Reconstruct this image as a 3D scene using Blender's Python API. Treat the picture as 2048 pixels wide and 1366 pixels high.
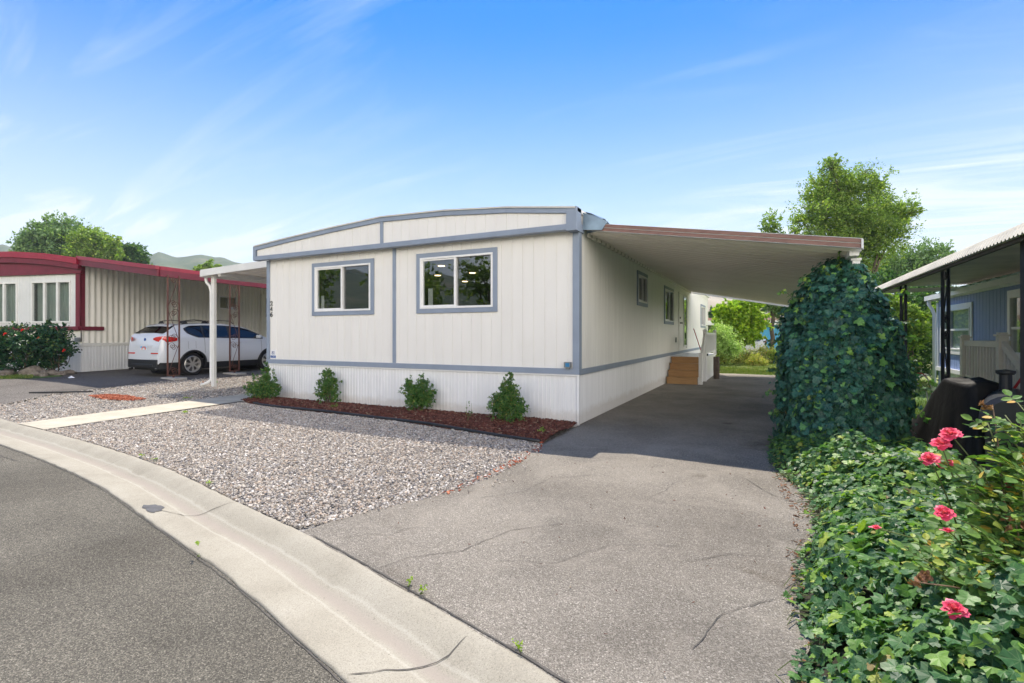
import bpy, math, random
import numpy as np
from mathutils import Vector
R = math.radians
random.seed(7); rng = np.random.default_rng(7)
scene = bpy.context.scene
for o in list(bpy.data.objects): bpy.data.objects.remove(o)
COL = scene.collection

# ------------------------------------------------------------------ camera, sky, sun, exposure
TH = R(26.723)
CAMP = (2.7086, -7.7471, 1.45)
FPX = 1013.0
cd = bpy.data.cameras.new('camera'); cam = bpy.data.objects.new('camera', cd); COL.objects.link(cam)
cam.location = CAMP; cam.rotation_euler = (R(90), 0, TH)
cd.sensor_width = 36; cd.lens = 36*FPX/2048; cd.shift_y = -13.5/2048; cd.clip_start = .05; cd.clip_end = 6000
scene.camera = cam
SUN_SLOPE = (.236, -.517)               # how far a shadow falls per metre of height
world = bpy.data.worlds.new('World'); scene.world = world; world.use_nodes = True
def build_sky():
    nt = world.node_tree; N = nt.nodes; L = nt.links; N.clear()
    out = N.new('ShaderNodeOutputWorld'); bg = N.new('ShaderNodeBackground'); L.new(bg.outputs[0], out.inputs[0])
    bg.inputs[1].default_value = .15
    sky = N.new('ShaderNodeTexSky'); sky.sky_type = 'NISHITA'; sky.sun_disc = False
    sky.sun_elevation = R(60.4); sky.sun_rotation = math.atan2(-SUN_SLOPE[0], -SUN_SLOPE[1])
    sky.altitude = 300; sky.air_density = 1.0; sky.dust_density = .15; sky.ozone_density = 3.5
    tc = N.new('ShaderNodeTexCoord'); sp = N.new('ShaderNodeSeparateXYZ'); L.new(tc.outputs['Generated'], sp.inputs[0])
    def M(op, a, b=None, c=None):
        n = N.new('ShaderNodeMath'); n.operation = op
        for i, v in enumerate((a, b, c)):
            if v is None: continue
            if isinstance(v, (int, float)): n.inputs[i].default_value = v
            else: L.new(v, n.inputs[i])
        return n.outputs[0]
    # cirrus: a thin sheet high overhead
    z = M('ADD', M('MAXIMUM', sp.outputs[2], 0), .16)
    cu = M('DIVIDE', sp.outputs[0], z); cv = M('DIVIDE', sp.outputs[1], z)
    cx = N.new('ShaderNodeCombineXYZ'); L.new(cu, cx.inputs[0]); L.new(cv, cx.inputs[1])
    mp = N.new('ShaderNodeMapping'); mp.inputs['Rotation'].default_value = (0, 0, R(-12)); mp.inputs['Scale'].default_value = (.42, 1.9, 1); mp.inputs['Location'].default_value = (7.2, 2.2, 0)
    L.new(cx.outputs[0], mp.inputs[0])
    n1 = N.new('ShaderNodeTexNoise'); n1.inputs['Scale'].default_value = 1.5; n1.inputs['Detail'].default_value = 9; n1.inputs['Roughness'].default_value = .58; n1.inputs['Distortion'].default_value = 1.3
    L.new(mp.outputs[0], n1.inputs['Vector'])
    n2 = N.new('ShaderNodeTexNoise'); n2.inputs['Scale'].default_value = .55; n2.inputs['Detail'].default_value = 3
    mp2 = N.new('ShaderNodeMapping'); mp2.inputs['Location'].default_value = (9, 7, 0); L.new(cx.outputs[0], mp2.inputs[0]); L.new(mp2.outputs[0], n2.inputs['Vector'])
    w = M('MULTIPLY', M('SUBTRACT', n1.outputs[0], .47), 3.6)
    w = M('MULTIPLY', w, M('MULTIPLY', M('SUBTRACT', n2.outputs[0], .40), 4.6)); 
    cl = N.new('ShaderNodeClamp'); L.new(w, cl.inputs[0])
    low = N.new('ShaderNodeMapRange'); L.new(sp.outputs[2], low.inputs[0])       # a thin veil low in the sky
    low.inputs[1].default_value = .10; low.inputs[2].default_value = .54; low.inputs[3].default_value = 1; low.inputs[4].default_value = .0
    veil = M('MULTIPLY', M('POWER', low.outputs[0], 1.5), .96)
    fac = M('MINIMUM', M('ADD', M('MULTIPLY', cl.outputs[0], .5), veil), .93)
    mx = N.new('ShaderNodeMix'); mx.data_type = 'RGBA'; L.new(fac, mx.inputs[0])
    sc_ = N.new('ShaderNodeMix'); sc_.data_type = 'RGBA'; sc_.blend_type = 'MULTIPLY'; sc_.inputs[0].default_value = 1
    L.new(sky.outputs[0], sc_.inputs[6]); sc_.inputs[7].default_value = (.10, .50, .86, 1)
    L.new(sc_.outputs[2], mx.inputs[6]); mx.inputs[7].default_value = (4.15, 4.55, 4.8, 1)
    # unseen bright cloud bank added behind the camera as fill for the shaded walls
    dt = N.new('ShaderNodeVectorMath'); dt.operation = 'DOT_PRODUCT'; L.new(tc.outputs['Generated'], dt.inputs[0]); dt.inputs[1].default_value = (.76, -.64, .10)
    bk = N.new('ShaderNodeMapRange'); bk.interpolation_type = 'SMOOTHSTEP'; L.new(dt.outputs['Value'], bk.inputs[0]); bk.inputs[1].default_value = .08; bk.inputs[2].default_value = .62
    n3 = N.new('ShaderNodeTexNoise'); n3.inputs['Scale'].default_value = 2.2; n3.inputs['Detail'].default_value = 6; L.new(tc.outputs['Generated'], n3.inputs['Vector'])
    el = N.new('ShaderNodeMapRange'); L.new(sp.outputs[2], el.inputs[0]); el.inputs[1].default_value = .62; el.inputs[2].default_value = .22; el.inputs[3].default_value = 0; el.inputs[4].default_value = 1
    cb = M('MULTIPLY', el.outputs[0], M('MINIMUM', M('MULTIPLY', bk.outputs[0], M('ADD', M('MULTIPLY', n3.outputs[0], 1.2), .35)), 1))
    m2 = N.new('ShaderNodeMix'); m2.data_type = 'RGBA'; L.new(cb, m2.inputs[0]); L.new(mx.outputs[2], m2.inputs[6]); m2.inputs[7].default_value = (27.0, 24.8, 21.6, 1)
    L.new(m2.outputs[2], bg.inputs[0])
build_sky()
sl = bpy.data.lights.new('sun', 'SUN'); sl.energy = 4.4; sl.angle = R(.53); sl.color = (1, .91, .78)
sun = bpy.data.objects.new('sun', sl); COL.objects.link(sun)
sun.rotation_euler = Vector((SUN_SLOPE[0], SUN_SLOPE[1], -1)).to_track_quat('-Z', 'Y').to_euler(); sun.location = (-5, 10, 20)
scene.view_settings.view_transform = 'Standard'; scene.view_settings.look = 'None'
scene.view_settings.exposure = .66; scene.view_settings.gamma = 1
scene.render.engine = 'CYCLES'; cy = scene.cycles
cy.max_bounces = 7; cy.diffuse_bounces = 4; cy.glossy_bounces = 3; cy.transmission_bounces = 4; cy.transparent_max_bounces = 8
cy.use_denoising = True; cy.denoising_prefilter = 'ACCURATE'; cy.sample_clamp_indirect = 6; cy.caustics_reflective = False; cy.caustics_refractive = False

def cw(X, Z):                                     # metres right of / in front of the lens -> world
    c, s = math.cos(TH), math.sin(TH)
    return (CAMP[0] + X*c - Z*s, CAMP[1] + X*s + Z*c)
def ss(t): t = min(1, max(0, t)); return t*t*(3-2*t)
def HH(x, y):                                     # the yard rises gently towards the left neighbour
    return .2*ss((-7.5-x)/8)
def HHn(x): t = np.clip((-7.5-x)/8, 0, 1); return .2*t*t*(3-2*t)

# ------------------------------------------------------------------ materials
MATS = {}
class NB:
    def __init__(s, name):
        s.m = bpy.data.materials.new(name); s.m.use_nodes = True; s.nt = s.m.node_tree; s.N = s.nt.nodes; s.L = s.nt.links
        s.b = s.N['Principled BSDF']; s.out = s.N['Material Output']; MATS[name] = s.m
        s.tc = None
    def co(s, scale=(1,1,1), kind='Object', rot=(0,0,0)):
        if s.tc is None: s.tc = s.N.new('ShaderNodeTexCoord')
        mp = s.N.new('ShaderNodeMapping'); mp.inputs['Scale'].default_value = scale; mp.inputs['Rotation'].default_value = rot
        s.L.new(s.tc.outputs[kind], mp.inputs[0]); return mp.outputs[0]
    def noise(s, scale, detail=4, rough=.5, vec=None, dist=0):
        n = s.N.new('ShaderNodeTexNoise'); n.inputs['Scale'].default_value = scale; n.inputs['Detail'].default_value = detail
        n.inputs['Roughness'].default_value = rough; n.inputs['Distortion'].default_value = dist
        s.L.new(vec if vec is not None else s.co(), n.inputs['Vector']); return n.outputs[0]
    def vor(s, scale, out='Distance', vec=None, feature='F1'):
        n = s.N.new('ShaderNodeTexVoronoi'); n.inputs['Scale'].default_value = scale; n.feature = feature
        s.L.new(vec if vec is not None else s.co(), n.inputs['Vector']); return n.outputs[out]
    def ramp(s, fac, stops, interp='LINEAR'):
        n = s.N.new('ShaderNodeValToRGB'); s.L.new(fac, n.inputs[0]); cr = n.color_ramp; cr.interpolation = interp
        while len(cr.elements) < len(stops): cr.elements.new(.5)
        for e, (p, c) in zip(cr.elements, stops): e.position = p; e.color = (*c, 1) if len(c) == 3 else c
        return n.outputs[0]
    def mix(s, fac, a, b, mode='MIX'):
        n = s.N.new('ShaderNodeMix'); n.data_type = 'RGBA'; n.blend_type = mode
        if isinstance(fac, (int, float)): n.inputs[0].default_value = fac
        else: s.L.new(fac, n.inputs[0])
        for i, v in ((6, a), (7, b)):
            if isinstance(v, tuple): n.inputs[i].default_value = (*v, 1)
            else: s.L.new(v, n.inputs[i])
        return n.outputs[2]
    def math(s, op, a, b=0):
        n = s.N.new('ShaderNodeMath'); n.operation = op
        for i, v in ((0, a), (1, b)):
            if isinstance(v, (int, float)): n.inputs[i].default_value = v
            else: s.L.new(v, n.inputs[i])
        return n.outputs[0]
    def bump(s, h, strength=.3, dist=.01):
        n = s.N.new('ShaderNodeBump'); n.inputs['Strength'].default_value = strength; n.inputs['Distance'].default_value = dist
        s.L.new(h, n.inputs['Height']); s.L.new(n.outputs[0], s.b.inputs['Normal'])
    def col(s, c):
        if isinstance(c, tuple): s.b.inputs['Base Color'].default_value = (*c, 1)
        else: s.L.new(c, s.b.inputs['Base Color'])
    def set(s, rough=None, metal=None, spec=None, coat=None):
        if rough is not None: s.b.inputs['Roughness'].default_value = rough
        if metal is not None: s.b.inputs['Metallic'].default_value = metal
        if spec is not None: s.b.inputs['Specular IOR Level'].default_value = spec
        if coat is not None: s.b.inputs['Coat Weight'].default_value = coat; s.b.inputs['Coat Roughness'].default_value = .04

def paint(name, c, rough=.5, var=.12, scale=2.5, metal=0, bump=.08, spec=.4, stretch=(1,1,1), coat=None):
    n = NB(name); a = n.noise(scale, 5, .6, n.co(stretch))
    d = tuple(v*(1-var) for v in c); l = tuple(min(1, v*(1+var*.5)) for v in c)
    n.col(n.ramp(a, [(.3, d), (.7, l)])); n.set(rough, metal, spec, coat)
    if bump: n.bump(n.noise(60, 3, .6), bump, .004)
    return n.m
n = NB('cream_siding_paint'); c = n.ramp(n.noise(1.2, 5, .6, n.co((3,3,.6))), [(.3, (.745,.73,.70)), (.7, (.795,.78,.75))])
st_ = n.ramp(n.noise(2.2, 6, .65, n.co((9,9,.35))), [(.60, (0,0,0)), (.74, (1,1,1))]); c = n.mix(n.math('MULTIPLY', st_, .22), c, (.60,.56,.49))
sm_ = n.ramp(n.noise(.9, 5, .6, n.co((1,1,1.6))), [(.58, (0,0,0)), (.75, (1,1,1))]); c = n.mix(n.math('MULTIPLY', sm_, .18), c, (.66,.62,.55))
n.col(c); n.set(.6); n.bump(n.math('ADD', n.noise(60, 3, .6), n.math('MULTIPLY', n.noise(2.5, 2, .5), 3)), .12, .006); cream = n.m
trimblue = paint('blue_grey_trim_paint', (.25,.30,.385), .5, .10, 3, bump=.1)
n = NB('white_skirting_metal'); co = n.co((6,6,.4)); c = n.ramp(n.noise(1.3, 5, .6, co), [(.3, (.70,.71,.73)), (.7, (.80,.81,.83))])
pos = n.co(); sp = n.N.new('ShaderNodeSeparateXYZ'); gg = n.N.new('ShaderNodeNewGeometry'); n.L.new(gg.outputs['Position'], sp.inputs[0])
hgt = n.math('SUBTRACT', sp.outputs[2], n.math('MULTIPLY', n.noise(5, 6, .7), .28)); dirt = n.ramp(hgt, [(0, (1,1,1)), (.10, (0,0,0))])
c = n.mix(n.math('MULTIPLY', dirt, .38), c, (.42,.37,.31)); n.col(c); n.set(.4); n.bump(n.noise(60, 3, .6), .05, .004); skirtm = n.m
cream2 = paint('side_siding_paint', (.81,.80,.765), .6, .07, 1.2, stretch=(5,5,.5), bump=.12)
vinyl = paint('white_vinyl', (.80,.80,.80), .35, .04, 4, bump=0)
whitemetal = paint('white_painted_metal', (.74,.74,.72), .4, .08, 3)
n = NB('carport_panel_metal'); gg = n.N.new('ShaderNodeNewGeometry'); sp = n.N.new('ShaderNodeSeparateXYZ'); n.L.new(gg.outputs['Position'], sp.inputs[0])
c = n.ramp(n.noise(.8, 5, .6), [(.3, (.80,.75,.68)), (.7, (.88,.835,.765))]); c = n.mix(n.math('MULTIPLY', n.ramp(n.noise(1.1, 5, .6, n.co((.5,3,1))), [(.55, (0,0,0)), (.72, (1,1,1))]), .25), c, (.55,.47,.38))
fr2 = n.math('FRACT', n.math('DIVIDE', n.math('ADD', sp.outputs[1], .55), .28)); rib_shade = n.math('MULTIPLY', n.math('GREATER_THAN', fr2, .80), n.math('GREATER_THAN', n.math('ADD', sp.outputs[1], n.math('MULTIPLY', sp.outputs[0], .19)), .42))      # shade of each roof-pan rib, painted into the colour as a dark band
c = n.mix(n.math('MULTIPLY', rib_shade, .75), c, (.24,.215,.185)); n.col(c); n.set(.42); n.bump(n.noise(60, 3, .6), .05, .004); panelm = n.m
brownm = paint('faded_brown_metal', (.27,.15,.12), .5, .30, 6, stretch=(1,1,4))
redtrim = paint('dark_red_paint', (.16,.014,.032), .42, .22, 4)
redroof = paint('red_roof_metal', (.30,.02,.045), .4, .2, 4)
nbr_wall = paint('ribbed_beige_metal', (.80,.785,.73), .5, .08, 1.5, stretch=(4,4,.4))
nbr_front = paint('pale_front_siding', (.66,.67,.67), .55, .06, 2)
rust = paint('rust_brown_iron', (.13,.055,.04), .6, .3, 14)
blackiron = paint('black_iron', (.012,.013,.02), .35, .3, 10, bump=.2)
bluewall = paint('blue_house_siding', (.24,.33,.58), .6, .1, 2, stretch=(5,5,.5))
farblue = paint('bright_blue_wall', (.06,.33,.60), .6, .1, 1)
vinyl_tan = paint('tan_vinyl', (.66,.61,.50), .4, .05, 4, bump=0)
darkrubber = paint('tyre_rubber', (.018,.018,.02), .75, .3, 10)
blackplastic = paint('black_plastic', (.02,.021,.024), .5, .2, 8)
rimmetal = paint('alloy_metal', (.55,.54,.52), .3, .1, 8, metal=.7, bump=0)
carwhite = paint('white_car_paint', (.64,.67,.71), .25, .02, 1, bump=0, coat=.7)
cargrey = paint('silver_car_paint', (.42,.42,.42), .25, .03, 1, bump=0, coat=.7)
redlens = paint('red_lens', (.55,.012,.012), .12, .15, 14, bump=0, coat=.8)
rockm = paint('fieldstone', (.22,.19,.165), .85, .45, 9, bump=.8)
whitescrap = paint('white_plastic_scrap', (.8,.8,.82), .4, .05, 4)
flash = paint('galvanized_flashing', (.20,.28,.36), .35, .3, 3, metal=.35)
signwhite = paint('sign_white', (.78,.78,.8), .4, .03, 3, bump=0)
signblue = paint('sign_blue', (.03,.10,.32), .4, .05, 3, bump=0)
numblack = paint('number_black', (.03,.035,.045), .4, .1, 3, bump=0)
meterm = paint('meter_grey', (.2,.22,.23), .5, .1, 8)
meterblue = paint('meter_blue', (.03,.2,.42), .4, .1, 8)
edging = paint('black_edging', (.025,.027,.03), .45, .3, 10)
interior = paint('interior_wall', (.20,.19,.17), .8, .1, 1)
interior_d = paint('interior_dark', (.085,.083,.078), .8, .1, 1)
roofm = paint('roof_coating', (.62,.60,.55), .6, .15, 1)
barkm = paint('tree_bark', (.11,.085,.065), .9, .4, 9, bump=.8, stretch=(3,3,.6))
stemm = paint('green_stem', (.10,.13,.035), .6, .3, 9, bump=.1)
drystem = paint('dry_stem', (.20,.13,.08), .8, .3, 9)
conc = paint('pad_concrete', (.42,.40,.36), .9, .15, 7, bump=.4)
hosered = paint('broom_red', (.45,.03,.03), .4, .1, 5)
grillmetal = paint('smoker_black_metal', (.028,.03,.036), .38, .3, 5, bump=.1)
orange = paint('plate_orange', (.75,.16,.03), .4, .1, 9)
plateblue = paint('plate_blue', (.12,.42,.75), .4, .1, 9)
curtain = paint('curtain_cloth', (.33,.37,.34), .9, .25, 3, stretch=(14,14,.3), bump=0)
blindm = paint('window_blind', (.62,.68,.72), .7, .1, 2, stretch=(.3,.3,60), bump=0)
terra = paint('tile_roof', (.42,.27,.22), .8, .3, 6)
blackcloth = None
n = NB('grill_cover_fabric'); n.col(n.ramp(n.noise(5, 4), [(.3, (.005,.005,.006)), (.8, (.012,.012,.013))])); n.set(.6, spec=.25); n.bump(n.noise(7, 5, .6, dist=1), .35, .03); blackcloth = n.m
# new pine treads
n = NB('fresh_pine'); v = n.co((1.2, 22, 22)); a = n.noise(2.2, 6, .6, v, .6)
n.col(n.ramp(a, [(.25, (.36,.19,.075)), (.5, (.50,.29,.125)), (.75, (.58,.36,.17))])); n.set(.6); n.bump(a, .15, .004); pine = n.m
# glass
def glass_mat(name, tint=(.55,.58,.56), refl=.10, rough=.0):
    n = NB(name); n.N.remove(n.b)
    ge = n.N.new('ShaderNodeNewGeometry'); dp = n.N.new('ShaderNodeVectorMath'); dp.operation = 'DOT_PRODUCT'; n.L.new(ge.outputs['Normal'], dp.inputs[0]); n.L.new(ge.outputs['Incoming'], dp.inputs[1])
    f5 = n.math('POWER', n.math('SUBTRACT', 1, n.math('ABSOLUTE', dp.outputs['Value'])), 5); f5 = n.math('ADD', n.math('MULTIPLY', f5, .90), .06)
    g = n.N.new('ShaderNodeBsdfGlossy'); g.inputs['Roughness'].default_value = rough; g.inputs['Color'].default_value = (.95,.97,1,1)
    t = n.N.new('ShaderNodeBsdfTransparent'); t.inputs[0].default_value = (*tint, 1)
    mx = n.N.new('ShaderNodeMixShader'); ad = n.math('MINIMUM', n.math('ADD', f5, refl), 1)
    n.L.new(ad, mx.inputs[0]); n.L.new(t.outputs[0], mx.inputs[1]); n.L.new(g.outputs[0], mx.inputs[2]); n.L.new(mx.outputs[0], n.out.inputs[0])
    n.tc = None
    return n.m
glass = glass_mat('window_glass'); carglass = glass_mat('car_glass', (.03,.035,.035), .0); glass3 = glass_mat('side_window_glass', (.5,.5,.48), -.03); glass2 = glass_mat('reflective_window_glass', (.75,.8,.78), .06)
def emis(name, c, s):
    n = NB(name); n.b.inputs['Emission Color'].default_value = (*c, 1); n.b.inputs['Emission Strength'].default_value = s; return n.m
lampm = emis('ceiling_lamp_glow', (1, .72, .42), 5)

def asphalt(name, cols, big, scale=150, patch=1.0, stain=None):
    n = NB(name); co = n.co()
    v = n.vor(scale, 'Color', co); sep = n.N.new('ShaderNodeSeparateColor'); n.L.new(v, sep.inputs[0])
    ag = n.ramp(sep.outputs[0], cols)
    v2 = n.vor(scale*.37, 'Color', co); sep2 = n.N.new('ShaderNodeSeparateColor'); n.L.new(v2, sep2.inputs[0])
    d2 = n.vor(scale*.37, 'Distance', co)
    peb = n.math('MULTIPLY', n.math('GREATER_THAN', sep2.outputs[1], .86), n.math('LESS_THAN', d2, .34))
    pc = n.ramp(sep2.outputs[2], [(0, tuple(c*.32 for c in cols[-1][1])), (.42, cols[1][1]), (.6, cols[-1][1]), (1, tuple(min(.75, c*1.22) for c in cols[-1][1]))])
    c = n.mix(peb, ag, pc)
    bigf = n.noise(patch, 6, .62, co); c = n.mix(1, c, n.ramp(bigf, [(.28, (big[0],)*3), (.5, (1,1,1)), (.75, (big[1],)*3)]), 'MULTIPLY')
    bf2 = n.noise(.45, 4, .5, co, .7); c = n.mix(1, c, n.ramp(bf2, [(.32, (.80,.79,.78)), (.5, (1,1,1)), (.7, (1.1,1.1,1.1))]), 'MULTIPLY')
    if stain:
        tan_ = n.noise(.8, 6, .6, n.co(rot=(0,0,.5)), 1.5); c = n.mix(n.math('MULTIPLY', n.ramp(tan_, [(.5, (0,0,0)), (.68, (1,1,1))]), .35), c, (.36,.325,.275))
        oil = n.vor(.9, 'Distance', co); on = n.math('ADD', oil, n.math('MULTIPLY', n.noise(9, 4, .6, co), .12)); c = n.mix(1, c, n.ramp(on, [(.10, (.66,.64,.61)), (.17, (1,1,1))]), 'MULTIPLY')
        s1 = n.noise(stain, 5, .6, co, 1.2); c = n.mix(1, c, n.ramp(s1, [(.60, (1,1,1)), (.74, (.62,.58,.54))]), 'MULTIPLY')
    n.col(c); n.set(.9, spec=.2)
    h = n.math('ADD', n.math('MULTIPLY', n.vor(scale, 'Distance', co), .8), n.noise(scale*.5, 3, .6, co))
    n.bump(h, .9, .006); return n.m
streetm = asphalt('street_asphalt', [(0, (0.062,0.058,0.050)), (.45, (0.117,0.109,0.090)), (.8, (0.167,0.154,0.126)), (1, (0.272,0.253,0.206))], (.78, 1.14), 175)
drivem = asphalt('driveway_asphalt', [(0, (0.129,0.118,0.100)), (.45, (0.215,0.196,0.168)), (.8, (0.280,0.255,0.220)), (1, (0.413,0.381,0.337))], (.74, 1.14), 195, .9, .55)
nbrdrivem = asphalt('neighbour_asphalt', [(0, (0.063,0.058,0.053)), (.5, (0.131,0.119,0.106)), (.85, (0.180,0.167,0.149)), (1, (0.288,0.264,0.238))], (.85, 1.1), 110)
# rolled gutter concrete: UV.y = distance from the yard-side edge, UV.x = metres along
n = NB('gutter_concrete'); co = n.co()
uv = n.co(kind='UV'); sp = n.N.new('ShaderNodeSeparateXYZ'); n.L.new(uv, sp.inputs[0])
base = n.ramp(n.noise(2.2, 7, .62, co), [(.28, (0.297,0.273,0.221)), (.5, (0.348,0.323,0.264)), (.72, (0.386,0.361,0.301))])
spk = n.vor(230, 'Color', co); sc = n.N.new('ShaderNodeSeparateColor'); n.L.new(spk, sc.inputs[0])
base = n.mix(1, base, n.ramp(sc.outputs[0], [(0, (.72,.71,.7)), (.2, (.95,.95,.95)), (.8, (1.03,1.03,1.03)), (1, (1.18,1.17,1.15))]), 'MULTIPLY')
wob = n.math('MULTIPLY', n.math('SUBTRACT', n.noise(2.2, 5, .6, co), .5), .075)
dd = n.math('ABSOLUTE', n.math('SUBTRACT', n.math('ADD', sp.outputs[1], wob), .252))
band = n.ramp(dd, [(0, (1,1,1)), (.022, (.8,.8,.8)), (.052, (0,0,0))])
base = n.mix(n.math('MULTIPLY', band, .78), base, (.315,.275,.235))
rim = n.ramp(dd, [(.052, (0,0,0)), (.064, (1,1,1)), (.08, (0,0,0))]); base = n.mix(n.math('MULTIPLY', rim, .18), base, (.68,.65,.58))
pit = n.math('LESS_THAN', n.vor(9, 'Distance', co), .045); base = n.mix(n.math('MULTIPLY', pit, .55), base, (.14,.12,.1))
n.col(base); n.set(.85, spec=.25); n.bump(n.noise(90, 4, .7, co), .35, .004); gutterm = n.m
n = NB('walk_concrete'); co = n.co(); b = n.ramp(n.noise(2.6, 7, .6, co), [(.3, (0.380,0.345,0.272)), (.7, (0.522,0.478,0.383))]); n.col(b); n.set(.88); n.bump(n.noise(80, 4, .7, co), .35, .004); walkm = n.m
# island-coloured loose stuff
def island(name, stops, rough=.8, bumpn=None, var=None, trans=0, spec=.3, veins=False, coat=None):
    n = NB(name); g = n.N.new('ShaderNodeNewGeometry'); r = g.outputs['Random Per Island']
    c = n.ramp(r, stops)
    if var: c = n.mix(1, c, n.ramp(n.noise(var, 3, .5), [(.3, (.78,.80,.76)), (.7, (1.14,1.12,1.1))]), 'MULTIPLY')
    if veins:
        uv = n.co(kind='UV'); sp = n.N.new('ShaderNodeSeparateXYZ'); n.L.new(uv, sp.inputs[0])
        best = None
        for ang in (0, 38, -38, 82, -82):
            ca, sa = math.cos(R(ang)), math.sin(R(ang))
            dperp = n.math('ABSOLUTE', n.math('ADD', n.math('MULTIPLY', sp.outputs[0], ca), n.math('MULTIPLY', sp.outputs[1], -sa)))
            along = n.math('LESS_THAN', n.math('ADD', n.math('MULTIPLY', sp.outputs[0], sa), n.math('MULTIPLY', sp.outputs[1], ca)), 0)
            dperp = n.math('ADD', dperp, along)
            best = dperp if best is None else n.math('MINIMUM', best, dperp)
        vm = n.ramp(best, [(.012, (1,1,1)), (.03, (0,0,0))])
        c = n.mix(n.math('MULTIPLY', vm, .45), c, n.mix(.5, c, (.34,.42,.22)))
    n.col(c); n.set(rough, spec=spec, coat=coat)
    if bumpn: n.bump(n.noise(bumpn, 3, .6), .4, .004)
    if trans:
        t = n.N.new('ShaderNodeBsdfTranslucent'); tc = n.mix(1, c, (1.5, 1.75, .55), 'MULTIPLY'); n.L.new(tc, t.inputs[0])
        mx = n.N.new('ShaderNodeMixShader'); mx.inputs[0].default_value = trans
        n.L.new(n.b.outputs[0], mx.inputs[1]); n.L.new(t.outputs[0], mx.inputs[2]); n.L.new(mx.outputs[0], n.out.inputs[0])
    return n.m
gravelm = island('gravel_stone', [(0, (0.105,0.108,0.121)), (.14, (0.231,0.220,0.217)), (.3, (0.377,0.342,0.302)), (.5, (0.471,0.419,0.357)), (.68, (0.419,0.323,0.252)), (.74, (0.524,0.469,0.413)), (.9, (0.606,0.571,0.523)), (1, (0.711,0.684,0.665))], .85, 120)
mulchm = island('red_mulch_chip', [(0, (0.043,0.016,0.012)), (.4, (0.101,0.033,0.025)), (.8, (0.162,0.059,0.043)), (.93, (0.201,0.098,0.067)), (1, (0.294,0.235,0.162))], .85, 80)
orangemulchm = island('orange_mulch_chip', [(0, (.16,.04,.02)), (.5, (.34,.09,.045)), (1, (.48,.19,.11))], .85, 80)
ivym = island('ivy_leaf', [(0, (.028,.085,.040)), (.3, (.048,.135,.055)), (.55, (.075,.185,.062)), (.75, (.12,.26,.06)), (.90, (.22,.38,.06)), (.985, (.36,.44,.08)), (1, (.30,.20,.09))], .46, None, 40, .30, .34, True)
ivydark = island('climbing_ivy_leaf', [(0, (0.015,0.071,0.063)), (.5, (0.028,0.119,0.095)), (.85, (0.045,0.166,0.118)), (.95, (0.114,0.313,0.091)), (1, (0.256,0.470,0.091))], .46, None, 40, .16, .35, True)
rosem = island('rose_leaf', [(0, (0.063,0.135,0.035)), (.5, (0.116,0.224,0.058)), (.8, (0.216,0.340,0.074)), (.95, (0.448,0.467,0.081)), (1, (0.646,0.359,0.081))], .5, None, 50, .30, .35)
rosem2 = island('dark_rose_leaf', [(0, (.010,.04,.024)), (.6, (.022,.075,.038)), (.92, (.05,.12,.04)), (1, (.14,.18,.05))], .4, None, None, .15)
boxm = island('boxwood_leaf', [(0, (0.032,0.096,0.027)), (.5, (0.066,0.170,0.042)), (.85, (0.126,0.236,0.052)), (.97, (0.236,0.252,0.066)), (1, (0.326,0.192,0.074))], .42, None, None, .18)
treem = island('broad_leaf', [(0, (0.092,0.155,0.032)), (.5, (0.163,0.255,0.051)), (.9, (0.274,0.365,0.082)), (1, (0.401,0.437,0.109))], .45, None, None, .42)
treem2 = island('grey_green_leaf', [(0, (0.082,0.155,0.063)), (.5, (0.136,0.238,0.092)), (1, (0.238,0.347,0.136))], .5, None, None, .25)
treebright = island('lime_leaf', [(0, (0.114,0.209,0.019)), (.5, (0.228,0.370,0.031)), (1, (0.417,0.517,0.061))], .45, None, None, .35)
treedark = island('deep_green_leaf', [(0, (0.024,0.070,0.024)), (.5, (0.053,0.132,0.039)), (.9, (0.105,0.211,0.053)), (1, (0.228,0.351,0.070))], .5, None, None, .2)
meadowm = island('meadow_leaf', [(0, (0.172,0.220,0.043)), (.4, (0.315,0.371,0.073)), (.7, (0.486,0.495,0.109)), (.88, (0.572,0.495,0.182)), (1, (0.601,0.330,0.133))], .6, None, None, .3)
silverm = island('silvery_leaf', [(0, (0.157,0.258,0.073)), (.5, (0.346,0.499,0.145)), (1, (0.660,0.756,0.378))], .4, None, None, .3)
grassm = island('grass_blade', [(0, (.06,.12,.02)), (.5, (.12,.19,.035)), (.85, (.22,.25,.07)), (1, (.38,.33,.15))], .6, None, None, .25)
drym = island('dead_petal', [(0, (.14,.07,.04)), (.5, (.27,.13,.07)), (1, (.36,.20,.12))], .8, None, None, .15)
petalm = island('pink_rose_petal', [(0, (0.660,0.045,0.110)), (.5, (0.820,0.100,0.200)), (1, (0.880,0.240,0.330))], .5, 60, None, .15)
petalred = island('red_rose_petal', [(0, (.55,.01,.01)), (1, (.8,.04,.02))], .5, None, None, .1)
n = NB('gravel_bed_soil'); c = n.vor(45, 'Color'); sc = n.N.new('ShaderNodeSeparateColor'); n.L.new(c, sc.inputs[0]); n.col(n.ramp(sc.outputs[0], [(0, (.10,.095,.09)), (.5, (.26,.24,.215)), (1, (.42,.40,.37))])); n.set(.95); n.bump(n.vor(45), 1, .02); bedm = n.m
n = NB('mulch_soil'); n.col(n.ramp(n.noise(30, 4), [(.3, (.05,.016,.013)), (.7, (.13,.04,.03))])); n.set(.95); n.bump(n.noise(40, 4), .9, .02); mulchsoil = n.m
n = NB('garden_soil'); n.col(n.ramp(n.noise(6, 6, .6), [(.3, (.05,.038,.025)), (.7, (.13,.10,.07))])); n.set(.95); n.bump(n.noise(30, 4), .9, .02); soilm = n.m
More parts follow.
